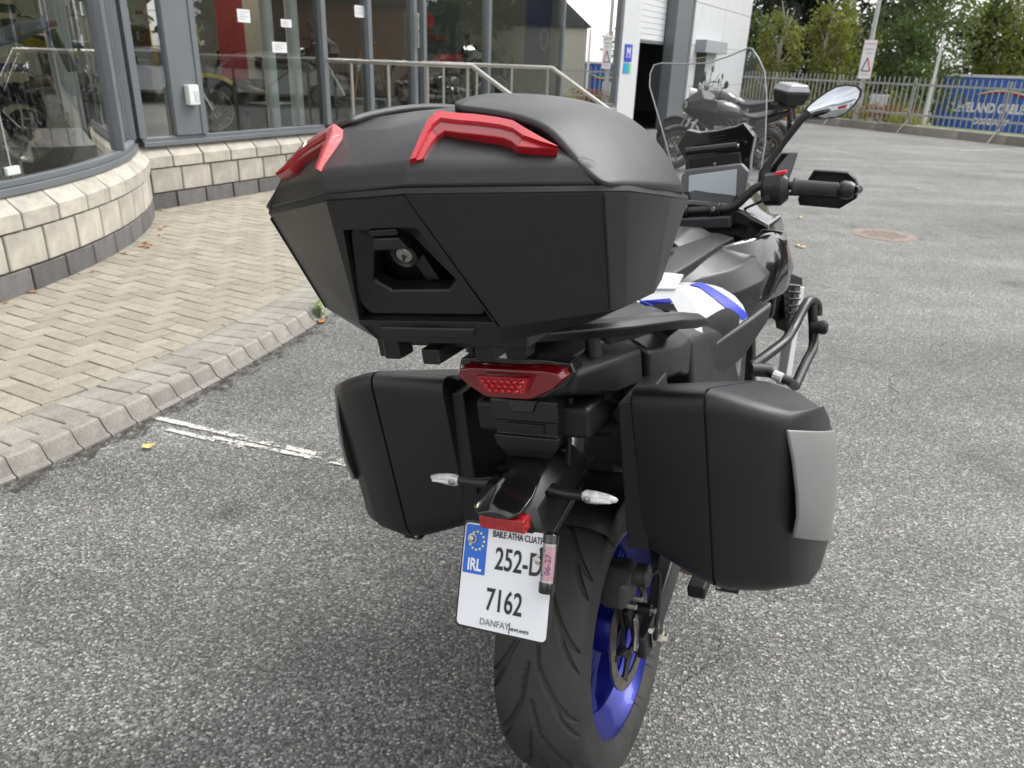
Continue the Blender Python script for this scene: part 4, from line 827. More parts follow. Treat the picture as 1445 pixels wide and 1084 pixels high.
# handlebar
hb = [(-.42, 1.045, 1.086), (-.27, 1.05, 1.108), (-.20, 1.04, 1.115), (-.13, 1.03, 1.06), (-.05, 1.03, 1.052), (.05, 1.03, 1.052), (.12, 1.03, 1.056), (.165, 1.035, 1.09), (.20, 1.04, 1.112), (.27, 1.05, 1.107), (.42, 1.045, 1.086)]
MB().tube([tuple(q) for q in catmull(hb, 5)], .0125, 12).build('handlebar', plast2, BK)
for s in (-1, 1):
    P = (s*.07 if s > 0 else -.025, 1.03, 1.053)
    MB().lathe([(-.017, .013), (-.017, .021), (.017, .021), (.017, .013)], P, 'x', 20).build('bar_clamp', plast2, BK, bevel=.003)
    MB().lathe([(-.026, 0), (-.026, .006), (-.020, .007)], (P[0], P[1], P[2]+.004), 'y', 10).build('clamp_bolt', steel, BK)
    MB().lathe([(0, .022), (.006, .023), (.010, .020), (.02, .0190), (.105, .0185), (.118, .0195), (.122, .0155)], (0, 0, 0), 'x', 24).build('grip', rubber, BK).location = (0, 0, 0)
    gr = [o for o in BK.children if o.name.startswith('grip') and o.location.length < 1e-6][0]
    gr.location = (s*.285, 1.05, 1.105); gr.rotation_euler = (0, R(8.5)*1 if s > 0 else R(180-8.5), 0)
    MB().lathe([(0, 0), (0, .019), (.008, .025), (.028, .025), (.038, .019), (.038, 0)], (0, 0, 0), 'x', 24).build('bar_end', plast2, BK)
    be = [o for o in BK.children if o.name.startswith('bar_end') and o.location.length < 1e-6][0]
    be.location = (s*.408, 1.046, 1.087); be.rotation_euler = (0, R(8.5) if s > 0 else R(180-8.5), 0)
    # switch cluster
    mb = MB(); rings = []
    for x, w, h in ((.202, .022, .028), (.212, .034, .046), (.256, .036, .048), (.276, .024, .030)):
        rings.append([(s*x, 1.035+w*math.sin(a)*.9, 1.100+h*math.cos(a)) for a in [2*math.pi*k/12 for k in range(12)]])
    sw = mb.loft(rings).build('switch_cluster', plast2, BK, bevel=.003)
    MB().box(s*.232-.010, s*.232+.010, .998, 1.008, 1.10, 1.116).build('switch_button', plast, sw, bevel=.002)
    MB().box(s*.222-.009, s*.222+.009, 1.000, 1.010, 1.072, 1.088).build('switch_button', plast, sw, bevel=.002)
    if s > 0: 
        q = [BL(x, y, y=1.02) for x, y in ((1091, 247), (1094, 243.5), (1109, 241), (1109, 245), (1103, 247), (1102, 249), (1092, 250))]
        MB().plate(q, (0, .03, 0)).build('kill_switch', mat('red_switch', (.62, .02, .03), .4), sw, bevel=.001)
    # hand guard, a shell with inner depth
    og = [(1126, 280), (1137, 258), (1149, 239), (1198, 242), (1209, 252), (1212, 262), (1210, 279), (1186, 293), (1128, 288)]
    q0 = [BL(x, y, y=1.13) for x, y in og]; q0 = [(s*x, y, z) for x, y, z in q0]; cxg = sum(q[0] for q in q0)/len(q0); czg = sum(q[2] for q in q0)/len(q0)
    q1 = [(cxg+(x-cxg)*.96, y-.03, czg+(z-czg)*.98) for x, y, z in q0]; mb = MB(); n = len(q0)
    mb.add(q1+q0, [(i, (i+1) % n, (i+1) % n+n, i+n) for i in range(n)]+[tuple(range(2*n-1, n-1, -1))]); mb.build('hand_guard', deep, BK, ang=30, solid=.003)
    MB().tube([(s*.445, 1.05, 1.083), (s*.455, 1.08, 1.08), (s*.445, 1.12, 1.075)], .012, 8).build('guard_arm', plast2, BK)
    MB().tube([(s*.23, 1.085, 1.085), (s*.30, 1.10, 1.075), (s*.40, 1.095, 1.062), (s*.42, 1.09, 1.062)], [.008, .006, .005, .007], 8).build('brake_lever', plast2, BK)
    MB().tube([(s*.21, 1.06, 1.07), (s*.16, 1.06, 1.05), (s*.12, 1.10, 1.03), (s*.08, 1.16, .98)], .004, 6).build('control_cable', deep, BK)
    # mirror
    ms = [BL(x, y, y=1.08) for x, y in ((1076, 268), (1077, 245), (1086, 228), (1110, 196), (1128, 170), (1140, 160))]
    MB().tube([(s*x, y+.03*k/5, z) for k, (x, y, z) in enumerate(ms)], [.016, .014, .008, .0085, .012, .012], 10).build('mirror_stem', plast2, BK)
    mo = [(1133, 160), (1139, 150), (1152, 139), (1166, 129), (1180, 121.5), (1196, 119), (1210, 121), (1216, 127), (1214, 137), (1205, 150), (1194, 160), (1180, 166), (1162, 168), (1142, 168)]
    mp_ = [BL(x, y, y=1.11) for x, y in mo]; mp_ = [(s*x, 1.11+(z-1.315)*.13, z) for x, y, z in mp_]; n = len(mp_)
    cxm = sum(q[0] for q in mp_)/n; czm = sum(q[2] for q in mp_)/n; cym = sum(q[1] for q in mp_)/n
    def scl(f, dy): return [(cxm+(x-cxm)*f, cym+(y-cym)*f+dy, czm+(z-czm)*f) for x, y, z in mp_]
    mh = MB().loft([scl(.92, -.001), scl(.94, -.004), scl(1.02, -.004), scl(1.03, .006), scl(.9, .022), scl(.5, .032)], False, True).build('mirror', plast2, BK, ang=40)
    rings = [scl(f, -.0005-.006*(1-f*f)) for f in (.94, .8, .6, .4, .2, .02)]
    MB().loft(rings, False, True).build('mirror_glass', mat('mirror_silver', (.56, .59, .63), .012, metal=1), mh, ang=80)
    MB().plate([(s*.27, 1.16, 1.135), (s*.285, 1.17, 1.185), (s*.23, 1.17, 1.19), (s*.205, 1.16, 1.15), (s*.21, 1.15, 1.08), (s*.25, 1.15, 1.08)], (0, .02, 0)).build('side_deflector', gloss, BK, bevel=.003)
    # fork and headlight
    MB().tube([(s*.10, 1.06, 1.03), (s*.10, 1.44, .32)], .026, 14).build('fork_leg', steel if s else steel, BK)
    MB().lathe([(0, 0), (0, .03), (.02, .034), (.04, .02), (.04, 0)], (s*.09, 1.56, .92), 'y', 16).build('headlight', clear_l, BK)
mb = MB(); mb.box(-.12, .12, 1.0, 1.09, 1.0, 1.035); mb.build('top_yoke', alu_d, BK, bevel=.006)
# ---------------------------------------------------------------- wheels
def tyre_mesh(width, rim_r, out_r, tread, NA=1300, seed=1):
    w = width/2
    base = [(-.80, rim_r), (-.97, rim_r+.018), (-1.0, rim_r+.036), (-.985, rim_r+.052)]
    prof = [(w*a, r) for a, r in base]
    K = 84; depth = (out_r-(rim_r+.052)); 
    for k in range(1, K):
        a = -math.pi/2*.95+math.pi*.95*k/K; x = w*.985*math.sin(a)/math.sin(math.pi/2*.95); c = math.cos(a)
        prof.append((x, rim_r+.052+depth*(c**.82)))
    prof += [(w*-a, r) for a, r in reversed(base)]
    n = len(prof); vs = []; 
    G = []
    if tread:
        per = 2*math.pi/14
        for q in range(14):
            a0 = q*per
            for s, of in ((1, 0), (-1, per*.5)):
                G.append([(s*(.10+.82*t)*w, a0+of-(.62*t-.22*t*t)*1.0, .0026*(1-abs(2*t-1)**3)+.0006) for t in [k/14 for k in range(15)]])       # long sweeping groove
                G.append([(s*(.42+.5*t)*w, a0+of+per*.5-(.40*t-.1*t*t), .0020*(1-abs(2*t-1)**3)+.0004) for t in [k/10 for k in range(11)]])
                G.append([(s*(.04+.16*t)*w, a0+of+per*.42-(.30*t), .0022*(1-abs(2*t-1)**3)+.0004) for t in [k/8 for k in range(9)]])
    dep = np.zeros((NA, n)); xs = np.array([p[0] for p in prof])
    if tread:
        an = np.arange(NA)*2*math.pi/NA; arc = np.array([p[1] for p in prof])
        # dense sample of every groove, mark the grid near it
        for gr in G:
            for (x0, a0, r0), (x1, a1, r1) in zip(gr, gr[1:]):
                for u in np.linspace(0, 1, 12):
                    x, a, r = x0+(x1-x0)*u, a0+(a1-a0)*u, r0+(r1-r0)*u
                    ia = int(round(a/(2*math.pi)*NA)); rad = r*1.35
                    sl = np.arange(ia-6, ia+7)
                    da = (sl*2*math.pi/NA-a)*out_r
                    d = np.sqrt(da[:, None]**2+(xs[None, :]-x)**2)
                    v = np.clip((1.5-d/rad)*1.7, 0, 1)*.0075
                    dep[sl % NA] = np.maximum(dep[sl % NA], v)
    for i in range(NA):
        a = 2*math.pi*i/NA; ca, sa = math.cos(a), math.sin(a)
        for j, (x, r) in enumerate(prof):
            rr = r-dep[i, j]; vs.append((x, -rr*ca, rr*sa))
    fs = [(i*n+j, i*n+j+1, ((i+1) % NA)*n+j+1, ((i+1) % NA)*n+j) for i in range(NA) for j in range(n-1)]
    me = bpy.data.meshes.new('tyre'); me.from_pydata(vs, [], fs)
    for p in me.polygons: p.use_smooth = True
    return me
def make_wheel(name, parent, c, width, out_r, rim_r, disc_r, disc_x, m_rim, tread=True, NA=1300):
    h = width/2*.80
    rim = MB(); rim.lathe([(-h-.002, rim_r+.013), (-h-.004, rim_r-.004), (-h+.010, rim_r-.010), (-h+.022, rim_r-.020), (-h+.04, rim_r-.036), (0, rim_r-.042), (h-.04, rim_r-.036), (h-.022, rim_r-.020), (h-.010, rim_r-.010), (h+.004, rim_r-.004), (h+.002, rim_r+.013), (h-.01, rim_r+.006), (0, rim_r-.02), (-h+.01, rim_r+.006)], (0, 0, 0), 'x', 96, True)
    w = rim.build(name, m_rim, parent, ang=30); w.location = c
    t = link('tyre', tyre_mesh(width, rim_r+.004, out_r, tread, NA), rubber, w)
    MB().lathe([(-.06, .02), (-.06, .048), (-.02, .06), (.02, .06), (.06, .048), (.06, .02)], (0, 0, 0), 'x', 32).build('hub', m_rim, w)
    sp = MB(); rings = []
    for r, hw, hx_ in ((.05, .020, .026), (.10, .013, .020), (.15, .012, .020), (rim_r-.030, .022, .028)):
        rings.append([(-hx_, r, -hw), (hx_, r, -hw), (hx_+.004, r, 0), (hx_, r, hw), (-hx_, r, hw), (-hx_-.004, r, 0)])
    sp.loft(rings); me = sp.mesh('spoke', 30)
    for k in range(5):
        for da in (-.17, .17):
            o = link('spoke', me, m_rim, w, bevel=.003); o.rotation_euler = (k*2*math.pi/5+da+.3, 0, 0)
    if disc_r:
        d = MB(); n = 90; rings = []
        ro = lambda a: disc_r+.0012*math.sin(10*a)
        d.lathe([(-.0025, disc_r*.78), (-.0025, disc_r), (.0025, disc_r), (.0025, disc_r*.78)], (0, 0, 0), 'x', 72, True)
        dd = d.build('brake_disc', disc_m, w, ang=25); dd.location = (disc_x, 0, 0)
        cr = MB()
        for k in range(6):
            a = 2*math.pi*k/6; pts = [(0, r*math.cos(a+t), r*math.sin(a+t)) for r, t in ((.048, .25), (.062, .14), (disc_r*.70, .02), (disc_r*.82, -.05))]
            cr.tube(pts, [.010, .007, .006, .008], 8)
        cr.lathe([(-.003, .040), (-.003, .056), (.003, .056), (.003, .040)], (0, 0, 0), 'x', 36, True)
        oc = cr.build('disc_carrier', alu_d, w); oc.location = (disc_x, 0, 0)
        # drilled slots, dark recesses seen as holes
    return w
rw = make_wheel('rear_wheel', BK, (0, 0, .315), .186, .315, .229-.013, .1225, .088, blue_m)
fw = make_wheel('front_wheel', BK, (0, 1.50, .300), .124, .300, .216, .150, .075, blue_m, False, 120)
# swingarm, caliper, axle
for s in (-1, 1):
    rings = []
    for y, z, hx_, hz in ((-.05, .315, .010, .026), (0, .318, .013, .034), (.06, .328, .015, .036), (.16, .352, .018, .040), (.30, .378, .020, .045), (.44, .40, .022, .05)):
        X = .128 if y < .1 else .128-.02*(y-.1)/.34
        rings.append([(s*(X-hx_), y, z-hz), (s*(X+hx_), y, z-hz), (s*(X+hx_), y, z+hz), (s*(X-hx_), y, z+hz)])
    MB().loft(rings).build('swingarm', alu_d, BK, bevel=.006)
sh = MB(); sh.lathe([(.118, 0), (.118, .012), (.140, .012), (.142, .020), (.146, .021), (.148, .0165), (.163, .0165), (.163, .012), (.172, .011), (.172, 0)], (0, 0, .315), 'x', 6).build('axle_nut', zinc, BK, ang=20, bevel=.0015)
mb = MB(); mb.box(.141, .147, -.022, .03, .297, .335); mb.build('chain_adjuster', steel, BK, bevel=.003)
MB().tube([(.146, -.02, .35), (.150, -.045, .362)], .0055, 8).build('adjuster_bolt', zinc, BK)
# caliper: body above-behind the axle on the disc, with bracket
A = Vector((.10, -.052, .468))
cal = MB(); rings = []
for x, k in ((.062, .68), (.070, .9), (.110, .9), (.122, .75)):
    rings.append([(x, A.y+dy*k, A.z+dz*k) for dy, dz in ((-.055, -.030), (-.040, .022), (-.005, .046), (.040, .044), (.068, .020), (.060, -.020), (.01, -.040))])
cb = cal.loft(rings).build('brake_caliper', mat('caliper_paint', (.065, .062, .06), .45, metal=.35, var=.3, vscale=20), BK, bevel=.006, seg=3)
MB().lathe([(.10, 0), (.10, .024), (.143, .023), (.146, .019), (.146, 0)], (0, A.y+.032, A.z+.006), 'x', 28).build('caliper_piston_housing', MATS['caliper_paint'], cb)
for dy, dz in ((-.035, -.022), (.002, -.03)): MB().tube([(.115, A.y+dy, A.z+dz), (.138, A.y+dy, A.z+dz)], .0055, 10).build('caliper_pin', zinc, cb)
mb = MB(); mb.plate([(.108, -.09, .43), (.108, -.04, .42), (.108, .0, .375), (.108, .03, .34), (.108, .03, .285), (.108, -.022, .270), (.108, -.045, .30), (.108, -.055, .36)], (.012, 0, 0)); mb.build('caliper_bracket', deep, BK, bevel=.004)
MB().tube([(.120, -.035, .405), (.150, -.035, .405)], .012, 12).build('caliper_slider', plast2, cb)
MB().tube([(.150, -.035, .405), (.160, -.035, .405)], .006, 10).build('caliper_bolt', steel, cb)
mb = MB(); mb.plate([(.120, -.068, .40), (.120, -.050, .405), (.120, -.042, .37), (.120, -.050, .335), (.120, -.064, .318), (.120, -.078, .33), (.120, -.066, .36)], (.006, 0, 0)); mb.build('sensor_bracket', steel, BK, bevel=.003)
MB().tube([(.125, -.065, .335), (.128, -.065, .335)], .006, 8).build('sensor_bolt', zinc, BK)
hose = [(.13, -.02, .46), (.15, .03, .45), (.153, .0, .38), (.150, -.02, .33), (.146, .01, .30)]
MB().tube([tuple(q) for q in catmull(hose, 6)], .0045, 8).build('brake_hose', deep, BK)
# hugger over the rear tyre and under-tail clutter
hug = MB(); rings = []
for k in range(9):
    a = R(70+k*11); rr = .334; y, z = -rr*math.cos(a), .315+rr*math.sin(a); y2, z2 = -(rr-.05)*math.cos(a), .315+(rr-.05)*math.sin(a)
    rings.append([(-.105, y2, z2), (-.10, y*.995, z-.012), (-.06, y, z), (.06, y, z), (.10, y*.995, z-.012), (.105, y2, z2)])
hug.loft(rings, False, False, False); hug.build('hugger', deep, BK, solid=.004)
MB().tube([(0, .12, .62), (.0, .30, .50)], .034, 12).build('shock_absorber', deep, BK)
MB().lathe([(0, 0), (0, .022), (.07, .022), (.07, 0)], (.02, -.02, .80), 'x', 16).build('preload_adjuster', deep, BK)
for s in (-1, 1):
    MB().tube([(s*.11, -.10, .90), (s*.12, .10, .80), (s*.15, .38, .66)], .016, 8).build('subframe_tube', deep, BK)
    MB().tube([(s*.12, .14, .86), (s*.16, .08, .74), (s*.17, .12, .60), (s*.16, .32, .44)], [.018, .016, .016, .02], 8).build('passenger_peg_hanger', deep, BK)
MB().box(-.11, .11, -.18, .20, .84, .90).build('undertray', deep, BK, bevel=.01)
MB().tube([(.07, -.16, .91), (.06, -.17, .80), (.055, -.16, .77)], .006, 6).build('wiring_loom', deep, BK)
MB().tube([(.05, -.06, .80), (.10, .02, .79), (.14, .06, .76), (.16, .10, .70)], .006, 6).build('wiring_loom', deep, BK)
# ---------------------------------------------------------------- tail light
tl = MB()
yo = -.238
oc = [(.070, .992), (.094, .987), (.101, .975), (.082, .957), (.050, .940), (.040, .937)]
lens = MB()
full = lambda half, y: [(x, y+abs(x)*.16, z) for x, z in half]+[(-x, y+abs(x)*.16, z) for x, z in reversed(half)]
lens.loft([[(x*1.0, y+.03, z) for x, y, z in full(oc, -.250)], full(oc, -.250), [(x*.94, y, .963+(z-.963)*.86) for x, y, z in full(oc, -.262)]], True, True)
tlo = lens.build('tail_light', red_d, BK, ang=20, bevel=.003)
MB().plate([(-.046, -.2655, .979), (.046, -.2655, .979), (.035, -.2635, .952), (-.035, -.2635, .952)], (0, .02, 0)).build('led_window', red_l, tlo, bevel=.001)
ledm = mat('led_cell', (.60, .012, .02), .08, coat=1.)
for r, z in enumerate((.974, .966, .958)):
    nx = 7-r
    for k in range(nx):
        x = (k-(nx-1)/2)*.0118; MB().lathe([(-.0035, 0), (-.0028, .0028), (0, .0046), (.003, .0046)], (x, -.2665, z), 'y', 8).build('led_cell', ledm, tlo)
MB().box(-.046, .046, -.2675, -.262, .9785, .9810).build('led_rim', red_l, tlo)
tb = [(0, 1.001), (.072, .998), (.102, .993), (.108, .975), (.088, .952), (.054, .933), (0, .931)]
MB().loft([ringsym([(x, -.235+x*.16, z) for x, z in tb]), ringsym([(x*1.02, -.200+x*.16, z) for x, z in tb])]).build('tail_light_housing', gloss, BK, bevel=.003)
# rear sensor box under the light
sb = MB(); rings = []
for z, w, y in ((.925, .054, -.196), (.915, .064, -.204), (.880, .064, -.208), (.878, .060, -.202), (.852, .058, -.202), (.850, .063, -.208), (.832, .058, -.208), (.808, .040, -.202)):
    rings.append([(-w, y, z), (w, y, z), (w*.96, -.12, z), (-w*.96, -.12, z)])
o = sb.loft(rings).build('rear_sensor_box', plast2, BK, bevel=.003)
MB().plate([(-.030, -.209, .920), (.030, -.209, .920), (.020, -.212, .897), (-.020, -.212, .897)], (0, .01, 0)).build('sensor_cap', plast, o, bevel=.003)
MB().plate([(-.036, -.206, .874), (.036, -.206, .874), (.034, -.206, .855), (-.034, -.206, .855)], (0, .01, 0)).build('sensor_window', deep, o, bevel=.002)
# number plate holder
ph = MB(); rings = []
for y, w, zt, zb in ((-.11, .078, .800, .760), (-.18, .074, .800, .735), (-.235, .068, .788, .705), (-.285, .060, .776, .690), (-.305, .052, .764, .700)):
    rings.append(ringsym([(0, y, zt+.008), (w*.5, y, zt+.004), (w*.82, y, zt-.018), (w, y, zb+.012), (w*.9, y, zb), (0, y, zb)]))
hold = ph.loft(rings).build('plate_holder', plast2, BK, bevel=.005, seg=3)
hd = MB(); rings = []
for y, w, zt, zb in ((-.235, .044, .803, .785), (-.29, .050, .799, .765), (-.325, .044, .785, .762), (-.338, .030, .774, .764)):
    rings.append([(x-.007, yy, z) for x, yy, z in ringsym([(0, y, zt), (w*.45, y, zt-.002), (w, y, (zt+zb)/2-.002), (w*.9, y, zb), (0, y, zb)])])
hd.loft(rings).build('plate_lamp_hood', gloss, hold, bevel=.003)
for s in (-1, 1):
    MB().loft([[(s*.05, -.19, .75), (s*.082, -.20, .745), (s*.082, -.15, .745), (s*.05, -.15, .75)], [(s*.03, -.30, .69), (s*.055, -.30, .685), (s*.060, -.26, .685), (s*.03, -.26, .69)]]).build('holder_cheek', plast2, hold, bevel=.004)
for x, y in ((-.025, -.165), (.045, -.15)): MB().lathe([(0, 0), (0, .010), (.004, .008), (.005, 0)], (x, y, .805), 'z', 14).build('screw', alu_d, hold)
rf = MB().box(-.042, .042, -.328, -.300, .733, .757).build('rear_reflector', mat('red_reflector', (.42, .008, .012), .2, coat=.8, bump=.9, bscale=700, var=.35, vscale=120), hold, bevel=.003)
# turn signals
for s in (-1, 1):
    c = (s*.085, -.252, .775)
    MB().tube([(s*.058, -.24, .770), (s*.09, -.25, .773), (s*.120, -.252, .775)], [.014, .009, .0085], 12).build('signal_stem', plast2, BK)
    rings = []
    for x, r in ((.118, .008), (.124, .0115), (.140, .0115), (.162, .0085), (.175, .0045), (.178, .001)):
        rings.append([(s*x, -.254+.010*math.cos(a)*r/.0115, .7755+r*math.sin(a)) for a in [2*math.pi*k/14 for k in range(14)]])
    tsg = MB().loft(rings).build('turn_signal', clear_l, BK, ang=50)
    MB().lathe([(-.0125, 0), (-.011, .003), (-.010, .0065)], (s*.128, -.254, .7755), 'y', 12).build('signal_bulb', steel, tsg)
    MB().box(min(s*.135, s*.168), max(s*.135, s*.168), -.2655, -.262, .7735, .7775).build('signal_strip', mat('signal_strip', (.85, .85, .83), .25), tsg)
# ---------------------------------------------------------------- number plate
pu = Vector((0, .071, .144)).normalized(); pr = Vector((1, 0, 0)); pn = pr.cross(pu)            # plate axes
PC = Vector((0, -.3405, .647)); PWd, PHt = .166, .172
def PP(u, v, d=0.): return PC+pr*(u-.5)*PWd+pu*(.5-v)*PHt+pn*d
rp = rpoly([(0, 0), (1, 0), (1, 1), (0, 1)], .05, 4)
MB().plate([PP(.5+(u-.5)*1.05, .5+(v-.5)*1.05, -.001) for u, v in rp], tuple(-pn*.006)).build('plate_frame', plast2, BK, ang=20)
npl = MB().plate([PP(u, v, .0016) for u, v in rp], tuple(-pn*.004)).build('number_plate', mat('plate_white', (.80, .82, .85), .28, coat=.4, var=.03), BK, ang=20)
MB().plate([PP(u, v, .0022) for u, v in ((.012, .025), (.035, .012), (.27, .012), (.27, .49), (.012, .49))], tuple(-pn*.0008)).build('blue_band', mat('plate_blue', (.005, .13, .60), .35), npl, ang=20)
ink = mat('plate_ink', (.012, .012, .014), .4); starm = mat('star_yellow', (.85, .78, .30), .4); whitei = mat('white_print', (.85, .86, .88), .4); grey_i = mat('grey_print', (.22, .22, .24), .5)
for k in range(12):
    a = 2*math.pi*k/12; u, v = .150+.082*math.sin(a)*PHt/PWd, .165-.088*math.cos(a); P = PP(u, v, .0026)
    mb = MB(); pts = []
    for q in range(10):
        b = math.pi*q/5; r = (.0030 if q % 2 == 0 else .0014); pts.append(P+pr*r*math.sin(b)+pu*r*math.cos(b))
    mb.add(pts, [tuple(range(10))]); mb.build('star', starm, npl, ang=0)
def pt(s, size, m, u, v, sx, bold=0., d=.0026): text(s, size, m, npl, PP(u, v, d), pr, pu, sx=sx, bold=bold)
pt('IRL', .028, whitei, .145, .405, .72, .0008)
pt('BAILE ÁTHA CLIATH', .0150, ink, .615, .075, .70, .0002)
pt('252-D', .052, ink, .640, .315, .66, .0006)
pt('7162', .052, ink, .520, .715, .66, .0006)
pt('DANFAY', .0155, grey_i, .435, .930, .92)
pt('|', .020, ink, .605, .930, .8); pt('NEWLANDS', .0070, ink, .71, .945, .95)
for u, v in ((.095, .15), (.86, .25)):
    M = Vector((0, 0, 1)).rotation_difference(pn).to_matrix().to_4x4(); M.translation = PP(u, v, .002)
    b = MB(); b.lathe([(0, .0085), (.0015, .0085), (.0018, .006)], (0, 0, 0), 'z', 18); b.lathe([(.0015, .0058), (.007, .0058), (.0075, .004), (.0075, 0)], (0, 0, 0), 'z', 6); b.v = [tuple(M @ Vector(q)) for q in b.v]; b.build('plate_bolt', steel, npl, ang=20)
# tax disc tube
TA, TB = PP(1.0, -.035, .016), PP(1.0, .53, .016); ax = (TB-TA)
tube = MB().tube([TA.lerp(TB, .16), TA.lerp(TB, .84)], .0115, 20).build('tax_disc_tube', glass_mat('tube_plastic', (.95, .95, .95), 1.3), BK)
MB().tube([TA, TA.lerp(TB, .03), TA.lerp(TB, .18)], [.0095, .0132, .0132], 20).build('tube_cap', gloss, tube, bevel=.001)
MB().tube([TA.lerp(TB, .82), TA.lerp(TB, .97), TB], [.0132, .0132, .012], 20).build('tube_cap', gloss, tube, bevel=.001)
def paper(t0, t1, r, m, name, a0, a1):
    mb = MB(); side = pr; rows = []
    for t in (t0, t1): rows.append([TA.lerp(TB, t)+side*math.sin(a)*r+pn*math.cos(a)*r for a in [a0+(a1-a0)*k/12 for k in range(13)]])
    mb.add(rows[0]+rows[1], [(k, k+1, k+14, k+13) for k in range(12)]); return mb.build(name, m, tube, ang=80)
paper(.18, .82, .0095, mat('white_paper', (.78, .77, .76), .7), 'paper', -2.6, 2.6)
paper(.23, .78, .0101, mat('pink_paper', (.78, .46, .52), .7), 'tax_disc', -.5, 1.4)
text('06-27', .0150, mat('violet_ink', (.16, .08, .22), .5), tube, TA.lerp(TB, .52)+pr*.0040+pn*.0120, -ax.normalized(), -pr, sx=.95, name='lettering')
for t in (.3, .7): paper(t-.02, t+.02, .0103, mat('grey_seal', (.30, .32, .28), .6), 'disc_mark', -.8, -.45)
MB().plate([PP(.86, .14, .004), PP(.93, .10, .004), PP(.97, .14, .006), PP(.97, .40, .006), PP(.90, .40, .004)], tuple(-pn*.002)).build('tube_bracket', deep, tube)
# ---------------------------------------------------------------- side cases
def side_case(s):
    def sec(x, yr, yf, zt, zb, yr2=None, yf2=None, r=.045, fall=.17):
        yr2 = yr if yr2 is None else yr2; yf2 = yf if yf2 is None else yf2
        return [(s*x, y, z) for y, z in rpoly([(yr, zt), (yf, zt-fall), (yf2, zb-.07), (yr2, zb)], [r, r, r*1.4, r*1.1], 6)]
    base = MB().loft([sec(.172, -.150, .25, .930, .615, -.125, .2, .05), sec(.182, -.172, .27, .944, .606, -.145, .22, .05), sec(.285, -.208, .30, .957, .578, -.176, .25, .045), sec(.308, -.212, .302, .958, .575, -.178, .252, .04)]).build('side_case', plast, BK, ang=30)
    lidb = MB().loft([sec(.308, -.206, .296, .952, .580, -.172, .248, .04), sec(.3115, -.206, .296, .952, .580, -.172, .248, .04), sec(.3125, -.212, .302, .958, .574, -.178, .252, .040), sec(.335, -.216, .304, .956, .572, -.180, .25, .044), sec(.390, -.206, .30, .938, .576, -.170, .245, .042), sec(.428, -.184, .28, .920, .582, -.152, .235, .034),
                      sec(.452, -.120, .25, .902, .566, -.105, .215, .024), sec(.464, -.06, .22, .885, .560, -.04, .19, .022), sec(.470, .0, .18, .84, .585, .0, .16, .02, .15)]).build('case_lid', plast, base, ang=40)
    # silver panel wrapping the outer corner
    L_ = [(.424, -.184, .890), (.433, -.182, .84), (.439, -.179, .78), (.440, -.176, .74), (.434, -.171, .70)]
    R_ = [(.477, .0, .815), (.481, .0, .78), (.4825, 0., .735), (.483, 0., .69), (.474, 0., .60)]
    rows = []
    for a, b in zip(L_, R_): rows.append([(s*(a[0]+(b[0]-a[0])*t+.010*math.sin(math.pi*t)), a[1]+(b[1]-a[1])*t-.003*math.sin(math.pi*t), a[2]+(b[2]-a[2])*t) for t in [k/6 for k in range(7)]])
    nr, nc = len(rows), len(rows[0]); mb = MB(); mb.add([q for r in rows for q in r], [(i*nc+j, i*nc+j+1, (i+1)*nc+j+1, (i+1)*nc+j) for i in range(nr-1) for j in range(nc-1)])
    o = mb.build('silver_panel', silver, base, ang=60); 
    q = o.modifiers.new('solid', 'SOLIDIFY'); q.thickness = .007; q.offset = 0; q = o.modifiers.new('bevel', 'BEVEL'); q.width = .003; q.segments = 3; q.limit_method = 'ANGLE'
    MB().box(min(s*.305, s*.345), max(s*.305, s*.345), -.15, -.12, .560, .590).build('case_foot', plast2, base, bevel=.003)
    MB().box(min(s*.40, s*.44), max(s*.40, s*.44), -.06, -.03, .555, .600).build('case_foot', plast2, base, bevel=.003)
    MB().lathe([(-.003, 0), (-.003, .004), (0, .005)], (s*.312, -.151, .572), 'y', 10).build('foot_screw', zinc, base)
    MB().box(min(s*.15, s*.19), max(s*.15, s*.19), -.15, .02, .62, .90).build('case_back_flange', deep, base, bevel=.004)
    MB().tube([(s*.12, -.05, .70), (s*.17, -.05, .70)], .012, 8).build('case_mount', deep, base)
for s in (-1, 1): side_case(s)
MB().tube([(-.10, .62, .30), (-.22, .72, .12), (-.285, .76, .046)], [.014, .012, .012], 10).build('side_stand', alu_d, BK)
# front mudguard
rings = []
for k in range(9):
    a = R(40+k*13); rr = .325; y, z = 1.50-rr*math.cos(a), .300+rr*math.sin(a)
    rings.append([(-.075, 1.5-(rr-.06)*math.cos(a), .3+(rr-.06)*math.sin(a)), (-.06, y, z), (.06, y, z), (.075, 1.5-(rr-.06)*math.cos(a), .3+(rr-.06)*math.sin(a))])
MB().loft(rings, False, False, False).build('front_mudguard', gloss, BK, solid=.004)
